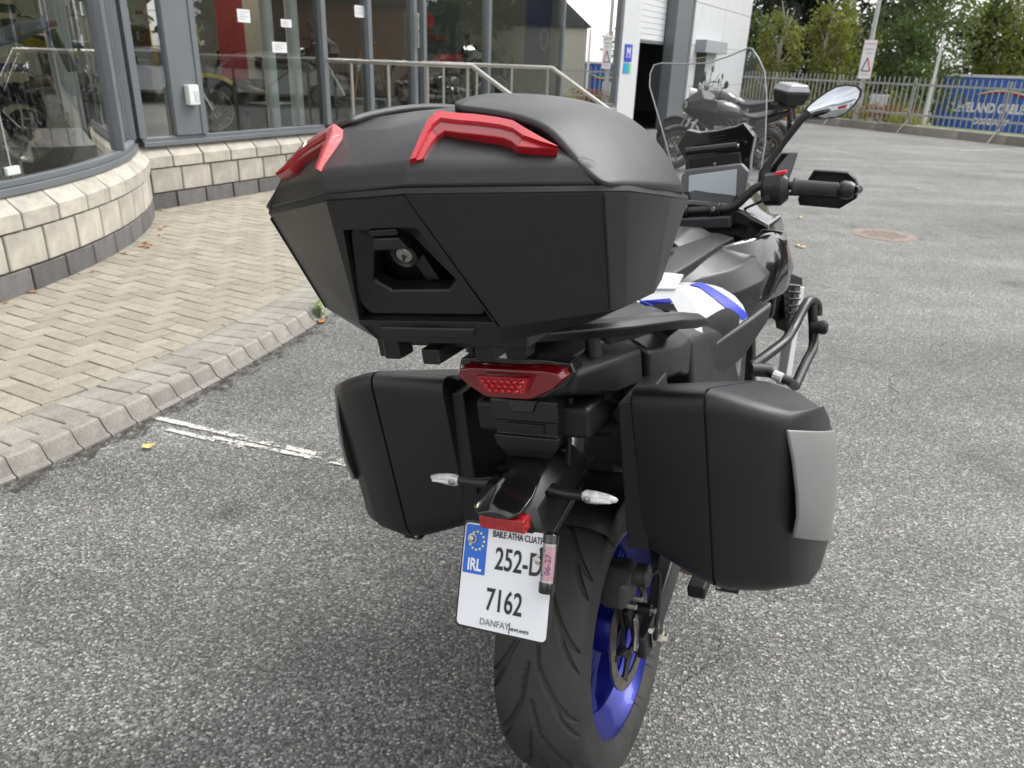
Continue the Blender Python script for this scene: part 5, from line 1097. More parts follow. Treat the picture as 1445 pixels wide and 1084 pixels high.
# ================================================================== other motorcycles
def simple_bike(label, loc, heading, lean, body, accent, group=None, knob=False, screen=False, topbox=None, fairing=False, guard=None, tall=0., rimm=None, parts=True):
    b = empty('motorcycle'); b.matrix_world = Matrix.Translation(loc) @ Matrix.Rotation(-heading, 4, 'Z') @ Matrix.Rotation(-lean, 4, 'Y')
    tag(b, label, 'motorcycle', group); t = tall
    rimm = rimm or alu_d
    def wheel(name, y, r, w):
        rr = r*.66; rim = MB(); h = w*.36
        rim.lathe([(-h, rr), (-h, rr-.016), (0, rr-.024), (h, rr-.016), (h, rr), (0, rr-.008)], (0, 0, 0), 'x', 40, True); o = rim.build(name, rimm, b); o.location = (0, y, r)
        ty = MB(); ty.lathe([(-h, rr-.004), (-w*.5, rr+.03), (-w*.48, r-.04), (-w*.3, r-.012), (0, r), (w*.3, r-.012), (w*.48, r-.04), (w*.5, rr+.03), (h, rr-.004)], (0, 0, 0), 'x', 48)
        if knob:
            for k in range(32):
                a = 2*math.pi*k/32
                for x, da in ((-w*.36, 0), (-w*.12, .09), (w*.12, 0), (w*.36, .09)):
                    M = Matrix.Rotation(a+da, 4, 'X'); q = abs(x)/w; ty.box(x-w*.10, x+w*.10, r-.02-.05*q*q*2, r+.012-.07*q*q*2, -.014, .014, M)
        ty.build('tyre', rubber, o)
        for k in range(9): MB().tube([(.0, .03*math.cos(a), .03*math.sin(a)) if i == 0 else (.012*(-1)**k, (rr-.012)*math.cos(a), (rr-.012)*math.sin(a)) for i, a in ((0, 2*math.pi*k/9), (1, 2*math.pi*k/9+.2))], [.008, .006], 6).build('spoke', rimm, o)
        MB().lathe([(-.05, 0), (-.05, .03), (.05, .03), (.05, 0)], (0, 0, 0), 'x', 16).build('hub', rimm, o)
        d = MB(); d.lathe([(-.002, r*.28), (-.002, r*.46), (.002, r*.46), (.002, r*.28)], (0, 0, 0), 'x', 32, True); dd = d.build('brake_disc', disc_m, o); dd.location = (.06, 0, 0)
    R2, F2 = .315, .31+t*.12
    wheel('rear_wheel', 0, R2, .15); wheel('front_wheel', 1.48, F2, .11)
    def ys(secs, name, m, bev=.01, sub=0): return ysec(secs, name, m, b, bev, 40, sub)
    MB().box(-.15, .15, .45, .92, .26+t, .62+t).build('engine', alu_d, b, bevel=.03, seg=3)
    for s in (-1, 1):
        MB().tube([(s*.10, 0, R2), (s*.11, .25, .38+t*.5), (s*.08, .45, .42+t)], .022, 8).build('swingarm', alu_d, b)
        MB().tube([(s*.09, 1.10, 1.0+t), (s*.09, 1.48, F2)], [.026, .02], 10).build('fork_leg', steel, b)
        MB().tube([(s*.05, 1.12, .95+t), (s*.15, .75, .75+t), (s*.14, .45, .5+t)], .02, 8).build('frame_spar', deep, b)
        MB().tube([(s*.05, 1.06, 1.02+t), (s*.16, 1.05, 1.06+t), (s*.30, 1.0, 1.08+t), (s*.40, .95, 1.06+t)], [.011, .011, .014, .016], 8).build('handlebar', deep, b)
        MB().tube([(s*.22, 1.03, 1.08+t), (s*.28, 1.03, 1.2+t), (s*.33, 1.02, 1.25+t)], .006, 6).build('mirror_stem', deep, b)
        MB().lathe([(-.008, .0), (-.008, .05), (.0, .055), (.02, .03), (.02, 0)], (s*.36, 1.02, 1.27+t), 'y', 14).build('mirror', deep, b)
        MB().tube([(s*.10, -.15, .80+t), (s*.17, -.16, .80+t)], [.006, .014], 8).build('turn_signal', mat('amber_lens', (.6, .2, .02), .3), b)
        if guard: MB().plate([(s*.26, 1.10, 1.13+t), (s*.40, 1.06, 1.13+t), (s*.43, 1.0, 1.06+t), (s*.38, 1.06, 1.02+t), (s*.27, 1.10, 1.04+t)], (0, .02, 0)).build('hand_guard', guard, b, bevel=.004)
    ys([(.46, [(0, .86+t), (.08, .85+t), (.10, .80+t), (.08, .74+t), (0, .72+t)]), (.64, [(0, 1.0+t), (.10, .97+t), (.16, .88+t), (.14, .76+t), (0, .72+t)]), (.88, [(0, 1.04+t), (.11, 1.0+t), (.18, .90+t), (.16, .78+t), (0, .74+t)]), (1.04, [(0, .98+t), (.07, .95+t), (.11, .88+t), (.10, .80+t), (0, .78+t)])], 'fuel_tank', body, .01, 1)
    ys([(-.12, [(0, .90+t), (.08, .89+t), (.10, .87+t), (0, .85+t)]), (.12, [(0, .87+t), (.11, .85+t), (.13, .81+t), (0, .79+t)]), (.34, [(0, .82+t), (.12, .80+t), (.14, .76+t), (0, .74+t)]), (.50, [(0, .86+t), (.08, .84+t), (.09, .80+t), (0, .76+t)])], 'seat', deep, .01, 1)
    ys([(-.30, [(0, .90+t), (.05, .88+t), (.05, .84+t), (0, .83+t)]), (-.1, [(0, .86+t), (.10, .84+t), (.10, .76+t), (0, .74+t)]), (.3, [(0, .76+t), (.12, .74+t), (.12, .66+t), (0, .64+t)])], 'tail_panel', accent, .01)
    MB().box(-.05, .05, -.335, -.30, .84+t, .88+t).build('tail_light', red_d, b, bevel=.006)
    MB().plate([(-.08, -.36, .70+t), (.08, -.36, .70+t), (.08, -.40, .56+t), (-.08, -.40, .56+t)], (0, .02, 0)).build('rear_mudguard', deep, b, bevel=.004)
    MB().tube([(0, -.30, .82+t), (0, -.36, .66+t)], .03, 6).build('mudguard_stay', deep, b)
    MB().tube([(.10, .95, .34+t), (.12, .6, .26+t), (.14, .2, .34+t), (.17, -.18, .48+t)], [.025, .03, .05, .055], 12).build('exhaust', mat('burnt_exhaust', (.14, .10, .08), .45, metal=.8), b)
    rings = []
    for k in range(8):
        a = R(45+k*12); q = F2+.03; q2 = F2-.01; rings.append([(-.07, 1.48-q2*math.cos(a), F2+q2*math.sin(a)), (-.05, 1.48-q*math.cos(a), F2+q*math.sin(a)), (.05, 1.48-q*math.cos(a), F2+q*math.sin(a)), (.07, 1.48-q2*math.cos(a), F2+q2*math.sin(a))])
    MB().loft(rings, False, False, False).build('front_mudguard', accent, b, solid=.004)
    if fairing:
        ys([(1.0, [(0, 1.10+t), (.16, 1.02+t), (.22, .86+t), (.18, .62+t), (0, .6+t)]), (1.22, [(0, 1.16+t), (.15, 1.05+t), (.19, .9+t), (.13, .74+t), (0, .72+t)]), (1.42, [(0, 1.02+t), (.08, .98+t), (.1, .9+t), (.07, .84+t), (0, .83+t)])], 'front_fairing', accent, .012)
        MB().lathe([(0, 0), (0, .045), (.03, .05), (.04, .02)], (0, 1.39, .94+t), 'y', 16).build('headlight', clear_l, b)
    else:
        MB().lathe([(-.08, .02), (-.06, .07), (.0, .085), (.04, .085), (.055, .06), (.06, 0)], (0, 1.25, .92+t), 'y', 20).build('headlight', clear_l, b)
    if screen:
        rows = [[(x*w, 1.22-k*.16-.25*(x*w)**2, 1.05+t+k*.30) for x in (-1, -.5, 0, .5, 1)] for k, w in ((0, .17), (.5, .19), (1., .14))]
        MB().add([q for r in rows for q in r], [(i*5+j, i*5+j+1, i*5+j+6, i*5+j+5) for i in range(2) for j in range(4)]).build('windscreen', glass_mat('smoked_screen', (.25, .25, .27), 1.4), b, ang=80)
    if topbox:
        tb_ = MB().loft([[(-.16, -.42, .98+t), (.16, -.42, .98+t), (.18, -.10, .98+t), (-.18, -.10, .98+t)], [(-.20, -.46, 1.16+t), (.20, -.46, 1.16+t), (.21, -.06, 1.16+t), (-.21, -.06, 1.16+t)]]).build('top_case', deep, b, bevel=.02)
        MB().loft([[(-.20, -.46, 1.165+t), (.20, -.46, 1.165+t), (.21, -.06, 1.165+t), (-.21, -.06, 1.165+t)], [(-.17, -.41, 1.27+t), (.17, -.41, 1.27+t), (.18, -.12, 1.27+t), (-.18, -.12, 1.27+t)]]).build('top_case_lid', topbox, b, bevel=.02)
        MB().box(-.1, .1, -.35, .0, .93+t, .975+t).build('luggage_rack', deep, b, bevel=.01)
    MB().tube([(-.08, .5, .28+t), (-.26, .48, .02)], .012, 8).build('side_stand', deep, b)
    return b
GP = 'motorcycles parked outside the garage'
PF = ground(948, 239)
simple_bike('grey touring motorcycle with silver-lidded top case parked in front of the others', (PF[0]+1.48*.97, PF[1]+1.48*.24, 0), math.atan2(-.97, -.24), R(6), mat('grey_tank', (.022, .023, .025), .3, coat=.4), deep, GP, topbox=mat('box_silver', (.34, .35, .37), .35, metal=.4), fairing=True, rimm=mat('grey_rim', (.16, .15, .14), .4, metal=.6))
q = (PF[0]+1.75, PF[1]+1.35); simple_bike('black naked motorcycle with upright bars standing behind the grey tourer', (q[0], q[1], 0), R(-68), R(7), gloss, deep, GP, tall=.12, guard=white_p, knob=True)
q = (PF[0]+1.9, PF[1]+2.2); simple_bike('dark motorcycle with smoked screen, farthest from the road in the parked row', (q[0]+.4, q[1]+.6, 0), R(-72), R(6), mat('grey_tank', (.10, .105, .11), .25), gloss, GP, screen=True, fairing=True)
# in the showroom
simple_bike('trail motorcycle with knobbly tyres and spoked wheels inside the curved bay', (-3.53, 5.60, .548), R(-102), R(2), white_p, mat('blue_white_tail', (.30, .33, .42), .4), None, knob=True, tall=.16, rimm=steel)
simple_bike('second trail motorcycle with black tyres, nearest the bay glass', (-3.62, 4.85, .548), R(-95), R(2), red_b, deep, None, knob=True, tall=.10, rimm=alu_d)
simple_bike('red motorcycle standing end-on inside the curved bay', (-4.55, 8.05, .55), R(-31), R(3), red_b, red_b, None, tall=.1)
q = FL(318, 158, .9); simple_bike('black and yellow adventure motorcycle with white fork covers behind the showroom window', (*FW(q[0]-1.55, 1.55)[:2], .55), R(75), R(4), gloss, mat('yellow_panel', (.62, .42, .02), .35), None, guard=white_p, tall=.1, fairing=True, rimm=steel)
q = FL(600, 150, 2.5); simple_bike('red sports motorcycle standing beyond the entrance doors', (*FW(q[0], 2.8)[:2], .55), R(70), R(4), red_b, gloss, None, fairing=True, screen=True)
q = FL(350, 150, 2.5); simple_bike('black motorcycle in the dark depth of the showroom', (*FW(q[0]+.6, 3.2)[:2], .55), R(80), R(4), gloss, gloss, None, fairing=True)
q = FL(915, 170, 2.); simple_bike('red motorcycle standing in the dark garage doorway', (*FW(13.4, 1.6)[:2], .02), R(10), R(4), red_b, red_b, None)
# ================================================================== fence, verge, street beyond
LOW = -2.2                                                          # the street beyond the fence lies lower
F0 = Vector(ground(1110, 170)[:2]); F1 = Vector(ground(1445, 207)[:2]); fd = (F1-F0).normalized(); fn = Vector((-fd.y, fd.x))   # fn points away from the car park
if fn.dot(Vector((0, 1))) < 0: fn = -fn
fang = math.atan2(fd.y, fd.x)
def FE(t, o, z=0.): q = F0+fd*t+fn*o; return (q.x, q.y, z)
# the car park ends at the fence: rebuild its sheet
me = g.data; gv = [(-300, -300), FE(34, .25)[:2], FE(-9, .25)[:2], (-300, 120)]
gv = [(-300, -300, 0), (FE(60, .25)[0], FE(60, .25)[1], 0), (FE(-14, .25)[0], FE(-14, .25)[1], 0), (-300, 60, 0)]
old = me.materials[0]; me.clear_geometry(); me.from_pydata(gv+[(200, -300, 0)], [], [(0, 4, 1, 2, 3)])
grass = mat('rough_grass', (.075, .10, .03), .9, var=.4, vscale=1.5, bump=.6, bscale=12)
st = MB().add([(-400, -400, LOW), (500, -400, LOW), (500, 500, LOW), (-400, 500, LOW)], [(0, 1, 2, 3)]).build('street', mat('street_asphalt', (.085, .085, .085), .85, var=.25, vscale=.5), ang=0); tag(st, 'lower street beyond the fence', None, None, 'structure')
vg = MB(); vg.loft([[FE(t, .22, -.3), FE(t, .22, .06), FE(t, 2.6, .10), FE(t, 6.5, LOW+.02)] for t in (-14, 60)], False, False, False); vg = vg.build('verge', grass, ang=0); tag(vg, 'planted bank falling away behind the fence', None, None, 'structure')
# kerb wall under the fence
kc = mat('fence_kerb_concrete', (.26, .235, .205), .9, var=.3, vscale=3, bump=.4, bscale=40, island=.12)
fe = empty('palisade_fence', FE(0, 0), fang); tag(fe, 'grey steel palisade fence on a low concrete kerb round the car park', 'fence')
kme = MB().box(-.62, .62, -.02, .20, -.1, .20).mesh('kerb_stone', 30)
k = -11.
while k < 34: o = link('kerb_stone', kme, kc, fe, bevel=.015); o.location = (k, 0, random.uniform(-.008, .008)); k += 1.25
galv = mat('galvanised_steel', (.36, .36, .35), .5, metal=.35, var=.15, vscale=5, island=.1)
sgn = 1 if (Matrix.Rotation(fang, 2) @ Vector((0, 1))).dot(fn) > 0 else -1
pm_ = MB(); pm_.add([(-.0135, 0, .27), (.0135, 0, .27), (.0135, 0, 1.32), (0, 0, 1.40), (-.0135, 0, 1.32), (-.0135, .012, .27), (0, .02, .27), (.0135, .012, .27), (.0135, .012, 1.32), (0, .018, 1.39), (-.0135, .012, 1.32), (0, .02, 1.35)], [(0, 1, 2, 3, 4), (5, 10, 9, 11, 6), (6, 11, 9, 8, 7), (0, 4, 10, 5), (1, 7, 8, 2), (2, 8, 9, 3), (3, 9, 10, 4), (0, 5, 6, 7, 1)])
pme = pm_.mesh('pale', 20); k = -10.5; n_p = 0
while k < 33.:
    o = link('pale', pme, galv, fe); o.location = (k, sgn*.10, random.uniform(-.01, .01)); o.rotation_euler = (0, random.uniform(-.006, .006), 0); k += .158; n_p += 1
ptm = MB(); ptm.box(-.02, .02, .118*sgn if sgn > 0 else .118*sgn-.05, .118*sgn+.05 if sgn > 0 else .118*sgn, .0, 1.37)
pme2 = ptm.mesh('post', 30)
kick = MB().tube([(0, -sgn*.24, .0), (0, -sgn*.16, .10), (0, -sgn*.03, .22), (0, sgn*.07, .32)], .018, 8).mesh('kick_stay', 50)
base_t = (Vector(ground(1255, 188)[:2])-F0).dot(fd)
for k in range(-5, 12):
    o = link('post', pme2, galv, fe); o.location = (base_t+k*2.55, 0, 0)
    o = link('kick_stay', kick, galv, fe); o.location = (base_t+k*2.55+.05, 0, 0)
for z in (.45, 1.18):
    MB().box(-10.6, 33, min(.118*sgn, .118*sgn+.04*sgn), max(.118*sgn, .118*sgn+.04*sgn), z, z+.05).build('rail', galv, fe)
# lamp post with clamping sign
lb = Vector(ground(1205, 180)[:2]); lp_ = empty('lamp_post', (lb.x, lb.y, 0)); MB().lathe([(0, .09), (.9, .09), (.95, .062), (6, .05), (7.6, .04), (7.6, 0)], (0, 0, 0), 'z', 16).build('pole', galv, lp_)
MB().tube([(0, 0, 7.5), (.3, -.5, 7.8), (.5, -.9, 7.85)], .03, 8).build('arm', galv, lp_); MB().box(.35, .65, -1.3, -.85, 7.78, 7.9).build('lantern', galv, lp_, bevel=.03)
tag(lp_, 'tall grey lamp post standing at the palisade fence', 'lamp post')
az = math.atan2(lb.x, lb.y); sp_ = empty('warning_sign', (lb.x, lb.y, 0), -az); sw2, sz0, sz1 = .165, 1.30, 2.28
MB().box(-sw2, sw2, -.125, -.115, sz0, sz1).build('panel', mat('sign_white', (.74, .74, .74), .45), sp_, bevel=.004)
sr = mat('sign_red', (.62, .04, .03), .5)
text('WARNING', .066, sr, sp_, (0, -.127, 2.18), (1, 0, 0), (0, 0, 1)); text('CLAMPING', .050, mat('plate_ink', (.012, .012, .014), .4), sp_, (0, -.127, 2.05), (1, 0, 0), (0, 0, 1)); text('IN USE', .050, MATS['plate_ink'], sp_, (0, -.127, 1.95), (1, 0, 0), (0, 0, 1))
tri_ = [Vector((0, 0, 1.84)), Vector((.11, 0, 1.50)), Vector((-.11, 0, 1.50))]
for a, b in zip(tri_, tri_[1:]+tri_[:1]): MB().tube([a+Vector((0, -.128, 0)), b+Vector((0, -.128, 0))], .014, 6).build('triangle_edge', sr if a.z > 1.6 else MATS['plate_ink'], sp_)
text('24 HOUR', .050, sr, sp_, (0, -.127, 1.40), (1, 0, 0), (0, 0, 1))
for z in (1.5, 2.1): MB().box(-.09, .09, -.114, .0, z, z+.04).build('bracket', galv, sp_)
tag(sp_, 'tall white warning sign with red lettering and triangle on the lamp post', 'sign')
def at(px, py, dist):                                                # a point along a pixel's ray, at a horizontal distance
    d = ray(px, py); d = d/math.hypot(d[0], d[1]); return _C+d*dist
# white pole, notice board behind the fence
q = at(1316, 120, 27); o = MB().lathe([(0, .08), (.3, .055), (3.62, .038), (3.66, .05), (3.75, .02), (3.75, 0)], (0, 0, 0), 'z', 12).build('flag_pole', mat('pole_white', (.72, .72, .70), .5)); o.location = (q[0], q[1], -1.2); tag(o, 'short white pole with a knob behind the fence', 'pole')
q = at(1236, 160, 26); nb2 = empty('notice_board', (q[0], q[1], -.5), -math.atan2(q[0], q[1])); MB().box(-.24, .24, -.03, .03, .62, 1.38).build('board', mat('board_grey', (.55, .56, .56), .6, var=.1), nb2, bevel=.01)
for s in (-.17, .17): MB().box(s-.03, s+.03, .031, .08, -.6, 1.3).build('leg', galv, nb2)
tag(nb2, 'pale grey notice board on legs among the shrubs behind the fence', 'board')
# trailer
c0 = at(1334, 104, 37); taz = R(-30); tr_ = empty('curtain_trailer', (c0[0], c0[1], LOW), taz)
TZ = c0[2]-LOW; TL, TH0 = 13.0, TZ-2.75
curt = mat('blue_curtain', (.03, .125, .48), .45, var=.12, vscale=1.2, bump=.3, bscale=1.2)
MB().box(.04, TL-.04, .03, 2.45, TH0+.1, TZ-.10).build('curtain', curt, tr_, bevel=.02)
al = mat('trailer_white', (.68, .68, .68), .45); MB().box(0, TL, -.0, 2.5, TZ-.10, TZ).build('roof_rail', al, tr_, bevel=.01); MB().box(0, TL, 0, 2.5, TH0-.12, TH0+.09).build('chassis_rail', mat('chassis_dark', (.05, .05, .055), .6), tr_, bevel=.01)
for x in (0, TL-.1): MB().box(x, x+.10, -.01, 2.51, TH0+.1, TZ-.101).build('corner_post', MATS['chassis_dark'] if x else curt, tr_, bevel=.01)
for x in (1.6, 2.9, 4.2):
    for y in (.15, 2.1): 
        w = MB().lathe([(-.14, 0), (-.14, .28), (-.13, .48), (.13, .48), (.14, .28), (.10, .1), (.1, 0)], (0, 0, 0), 'y', 28).build('wheel', mat('tyre_rubber', (.03, .029, .029), .66), tr_); w.location = (x, y, .48)
for k in range(22): MB().box(.3+k*.58, .34+k*.58, -.004, .028, TH0-.05, TH0+.25).build('curtain_strap', MATS['chassis_dark'], tr_)
wt = mat('white_print', (.85, .86, .88), .4)
text('CLEVELAND CABLE', .47, wt, tr_, (.32, .018, TZ-1.22), (1, 0, 0), (0, 0, 1), align='LEFT', sx=.66, bold=.026); text('COMPANY', .30, wt, tr_, (1.35, .018, TZ-1.72), (1, 0, 0), (0, 0, 1), align='LEFT', sx=.85, bold=.02); text('www.clevelandcable.com', .28, wt, tr_, (.85, .018, TZ-2.22), (1, 0, 0), (0, 0, 1), align='LEFT', sx=.66, bold=.010)
for dz, mm, nm in ((0, wt, 'white_swoosh'), (-.06, mat('swoosh_red', (.5, .03, .03), .5), 'red_swoosh'), (.055, mat('swoosh_green', (.03, .25, .10), .5), 'green_swoosh')):
    pts = [(1.3+2.9*u, .016, TZ-.72+dz+.16*math.sin(u*6.0)+.28*u*u) for u in [k/20 for k in range(21)]]; MB().tube(pts, [.01+.05*math.sin(math.pi*k/20) for k in range(21)], 6).build(nm, mm, tr_)
tag(tr_, 'long blue curtain-sided trailer lettered CLEVELAND CABLE COMPANY behind the fence', 'trailer')
# ------------------------------------------------------------------ planting
def leaves(mb, c, r, n, size, droop=0., flat=1.):
    for _ in range(n):
        v = Vector((random.gauss(0, 1), random.gauss(0, 1), random.gauss(0, 1))); v.normalize(); rr = random.random()**.45
        p = Vector((c[0]+v.x*r[0]*rr, c[1]+v.y*r[1]*rr, c[2]+v.z*r[2]*rr-droop*random.random()))
        u = Vector((random.uniform(-1, 1), random.uniform(-1, 1), random.uniform(-1, 1)*flat)).normalized(); w = u.orthogonal().normalized(); w = (w*math.cos(random.uniform(0, 6))+u.cross(w)*math.sin(random.uniform(0, 6))).normalized()
        s = size*random.uniform(.6, 1.4); k = len(mb.v)
        mb.v += [tuple(p-u*s), tuple(p+w*s*.42), tuple(p+u*s), tuple(p-w*s*.42)]; mb.f.append((k, k+1, k+2, k+3))
def leafmesh(mb, name, m, parent):
    me = bpy.data.meshes.new(name); me.from_pydata(mb.v, [], mb.f); return link(name, me, m, parent)
def leaf_mat(name, c, var=.45):
    if name in MATS: return MATS[name]
    m = mat(name, c, .6, island=var, var=.35, vscale=.5); b = m.node_tree.nodes['Principled BSDF']; b.inputs['Subsurface Weight'].default_value = 0
    t = m.node_tree; n = t.nodes; tr = n.new('ShaderNodeBsdfTranslucent'); mx = n.new('ShaderNodeMixShader'); mx.inputs[0].default_value = .35; tr.inputs[0].default_value = (c[0]*1.6, c[1]*1.7, c[2]*.9, 1)
    t.links.new(b.outputs[0], mx.inputs[1]); t.links.new(tr.outputs[0], mx.inputs[2]); t.links.new(mx.outputs[0], n['Material Output'].inputs[0]); return m
bark_b = mat('birch_bark', (.34, .32, .28), .8, var=.4, vscale=3); bark_d = mat('dark_bark', (.06, .045, .035), .9, var=.3, vscale=3)
def tree(label, x, y, h, rad, m, bark, n=7000, size=.11, low=.25, slim=False, droop=0., z0=LOW, seed=0, group='trees behind the fence'):
    random.seed(seed); t = empty('tree', (x, y, z0)); tr = MB()
    tr.tube([(0, 0, -.2), (.05, .03, h*.3), (-.06, .05, h*.6), (.02, 0, h*.93)], [.10+h*.012, .08+h*.010, .05+h*.005, .02], 10)
    cl = []
    N = 26 if not slim else 18
    for k in range(N):
        f = low+(1-low)*(k+.5)/N; a = k*2.4+random.uniform(-.5, .5); rr = rad*(math.sin(math.pi*min(1, (f-low)/(1-low)*.86+.12))**.7)*random.uniform(.45, 1.)
        tip = Vector((rr*math.cos(a), rr*math.sin(a), h*f+random.uniform(-.2, .3)*rr)); st_ = Vector((0, 0, h*max(.1, f-.13)))
        tr.tube([st_, st_.lerp(tip, .5)+Vector((0, 0, .12*rr)), tip], [.035, .022, .01], 5)
        cl.append((tip*.9, rr))
    tr.build('trunk', bark, t); cr = MB(); per = max(20, n//(len(cl)*3))
    for tip, rr in cl:
        for q in range(3):
            c = Vector((tip.x, tip.y, tip.z))*1.+Vector((random.gauss(0, .28), random.gauss(0, .28), random.gauss(0, .2)))*rad*.55
            c.x *= .75+.25*q/2; c.y *= .75+.25*q/2
            s_ = rad*random.uniform(.22, .40); leaves(cr, c, (s_, s_, s_*(.75 if not slim else 1.15)), per, size, droop)
    leafmesh(cr, 'crown', m, t); return tag(t, label, 'tree', group)
g_y = leaf_mat('leaf_yellow_green', (.135, .145, .035)); g_m = leaf_mat('leaf_mid_green', (.055, .085, .024)); g_d = leaf_mat('leaf_dark_green', (.016, .026, .013)); g_o = leaf_mat('leaf_gold', (.20, .15, .025)); g_g = leaf_mat('leaf_grey_green', (.075, .10, .045))
def tp(px, dist): 
    q = at(px, 100, dist); return q[0], q[1]
trees = [
 ('slender birch with golden autumn leaves rising behind the fence', 1098, 29, 5.9, 1.0, g_y, bark_b, 4200, .075, .12, True, .25), ('low golden bush-like birch beside the clad wall', 1085, 30, 4.6, 1.0, g_o, bark_b, 2600, .075, .18, True, .2),
 ('young green birch standing left of the lamp post', 1160, 30, 6.2, 1.2, g_y, bark_b, 5200, .08, .14, True, .3), ('yellow-green birch with loose drooping foliage close to the lamp post', 1186, 31, 6.4, 1.1, g_y, bark_b, 4800, .08, .15, True, .3),
 ('bright green bushy tree at the end of the clad wall', 1052, 32, 6.0, 1.3, g_m, bark_d, 5200, .09, .12, False, .1),
 ('tall dark evergreen filling the gap above the wall corner', 1075, 42, 15, 3.6, g_d, bark_d, 13000, .14, .15, False, .2), ('broad dark pine behind the golden birch', 1140, 44, 15, 3.5, g_d, bark_d, 12500, .14, .22, False, .2),
 ('dark pine crown directly behind the lamp post', 1225, 42, 14.5, 3.4, g_d, bark_d, 12000, .14, .2, False, .25), ('leaning grey-green tree with open branches right of the lamp post', 1265, 36, 11, 2.8, g_g, bark_d, 6500, .11, .15, False, .5),
 ('weeping grey-green tree with thin trailing twigs', 1288, 39, 12.5, 2.2, g_g, bark_d, 4200, .11, .3, False, .9), ('low dense green tree behind the white pole', 1272, 33, 6.0, 1.7, g_m, bark_d, 5000, .09, .1, False, .2),
 ('big yellow-green tree towering over the trailer', 1440, 46, 15, 4.2, g_y, bark_d, 9500, .15, .22, False, .5), ('mid green tree behind the trailer roof', 1385, 48, 7.6, 2.6, g_m, bark_d, 6500, .14, .15, False, .3), ('olive tree with thinning crown beside the sky gap', 1385, 52, 12.5, 2.2, g_y, bark_d, 2200, .13, .4, False, .6)]
for k, T_ in enumerate(trees):
    x, y = tp(T_[1], T_[2]); tree(T_[0], x, y, *T_[3:], seed=100+k)
random.seed(11)
# hedge and shrubs behind the fence
hg = MB(); T_END = (Vector(ground(1318, 188)[:2])-F0).dot(fd)-3.0
for k in range(150):
    t = random.uniform(-10, T_END); c = FE(t, random.uniform(2.4, 4.2), 0); leaves(hg, (c[0], c[1], random.uniform(-.9, .75)), (.5, .5, .45), 95, .06)
hgo = leafmesh(hg, 'hedge', leaf_mat('leaf_hedge', (.085, .105, .026)), None); tag(hgo, 'dense yellow-green hedge along the back of the fence', 'hedge', None, 'stuff')
def shrub(px, py, off, r, h, m, label, n=900, sz=.035):
    t_ = (Vector(ground(px, py)[:2])-F0).dot(fd); c = FE(t_, off, .05); e = empty('shrub', c); mb = MB()
    for q in range(7): leaves(mb, (random.uniform(-r, r)*.6, random.uniform(-.2, .2), h*random.uniform(.35, .75)), (r*.5, .3, h*.4), n//7, sz)
    leafmesh(mb, 'foliage', m, e); s_ = MB()
    for q in range(6): s_.tube([(0, 0, -.05), (random.uniform(-r, r)*.5, random.uniform(-.2, .2), h*.7)], [.02, .006], 5)
    o = s_.build('stems', bark_d, e); o['kind'] = 'stuff'; return tag(e, label, 'shrub', 'shrubs behind the fence')
red_h = leaf_mat('leaf_rust', (.17, .07, .025)); lime_l = leaf_mat('leaf_lime', (.20, .21, .05))
shrub(1222, 178, .6, .7, .55, lime_l, 'lime green shrub below the notice board'); shrub(1262, 182, .7, 1.1, .62, red_h, 'wide rust-red heather behind the fence', 1500); shrub(1300, 186, .6, .8, .5, lime_l, 'pale lime shrub between the red heather and the trailer'); shrub(1180, 174, .8, .8, .6, g_m, 'dark green shrub beside the lamp post'); shrub(1140, 170, .7, .9, .62, lime_l, 'yellow-green shrub left of the lamp post')
# ================================================================== surroundings outside the frame, seen in the glass and mirror
def car(label, loc, rz, paint, group=None):
    c = empty('parked_car', loc, rz); tag(c, label, 'car', group)
    prof = [(-2.1, .35), (-2.15, .62), (-2.05, .86), (-1.55, .95), (-.95, 1.38), (-.2, 1.47), (.75, 1.42), (1.35, .98), (2.0, .82), (2.12, .55), (2.08, .32)]
    rings = []
    for w, k in ((-.84, .93), (-.88, 1.), (.88, 1.), (.84, .93)): rings.append([(x*(1 if k == 1 else .985), w if z < .95 else w*.80, .3+(z-.3)*k if z < .95 else z*(1 if k == 1 else .985)) for x, z in prof])
    MB().loft(rings).build('body', paint, c, bevel=.05, seg=3)
    wm = mat('dark_window', (.02, .022, .025), .15)
    for s in (-1, 1): MB().plate([(-1.35, s*.80, 1.0), (-.92, s*.712, 1.33), (.70, s*.712, 1.36), (1.18, s*.80, 1.0)], (0, s*.03, 0)).build('side_window', wm, c)
    MB().plate([(1.33, -.62, 1.02), (1.33, .62, 1.02), (.83, .58, 1.385), (.83, -.58, 1.385)], (.03, 0, .02)).build('windscreen', wm, c)
    for x in (-1.3, 1.35):
        for s in (-1, 1):
            w = MB().lathe([(-.1, 0), (-.1, .20), (-.09, .31), (.09, .31), (.1, .2), (.1, 0)], (x, s*.80, .31), 'y', 28).build('wheel', mat('tyre_rubber', (.03, .029, .029), .66), c); MB().lathe([(s*.105, 0), (s*.105, .19), (s*.09, .20)], (x, s*.80, .31), 'y', 20).build('rim', mat('brushed_steel', (.42, .41, .39), .34), w)
    for s in (-1, 1): MB().box(-2.17, -2.08, s*.62-.16, s*.62+.16, .72, .84).build('tail_light', mat('dark_red_lens', (.16, .004, .007), .1), c, bevel=.02); MB().box(2.0, 2.1, s*.62-.17, s*.62+.17, .64, .76).build('headlight', mat('clear_signal_lens', (.66, .66, .65), .12), c, bevel=.02)
    return c
GC = 'cars parked beside the car park'
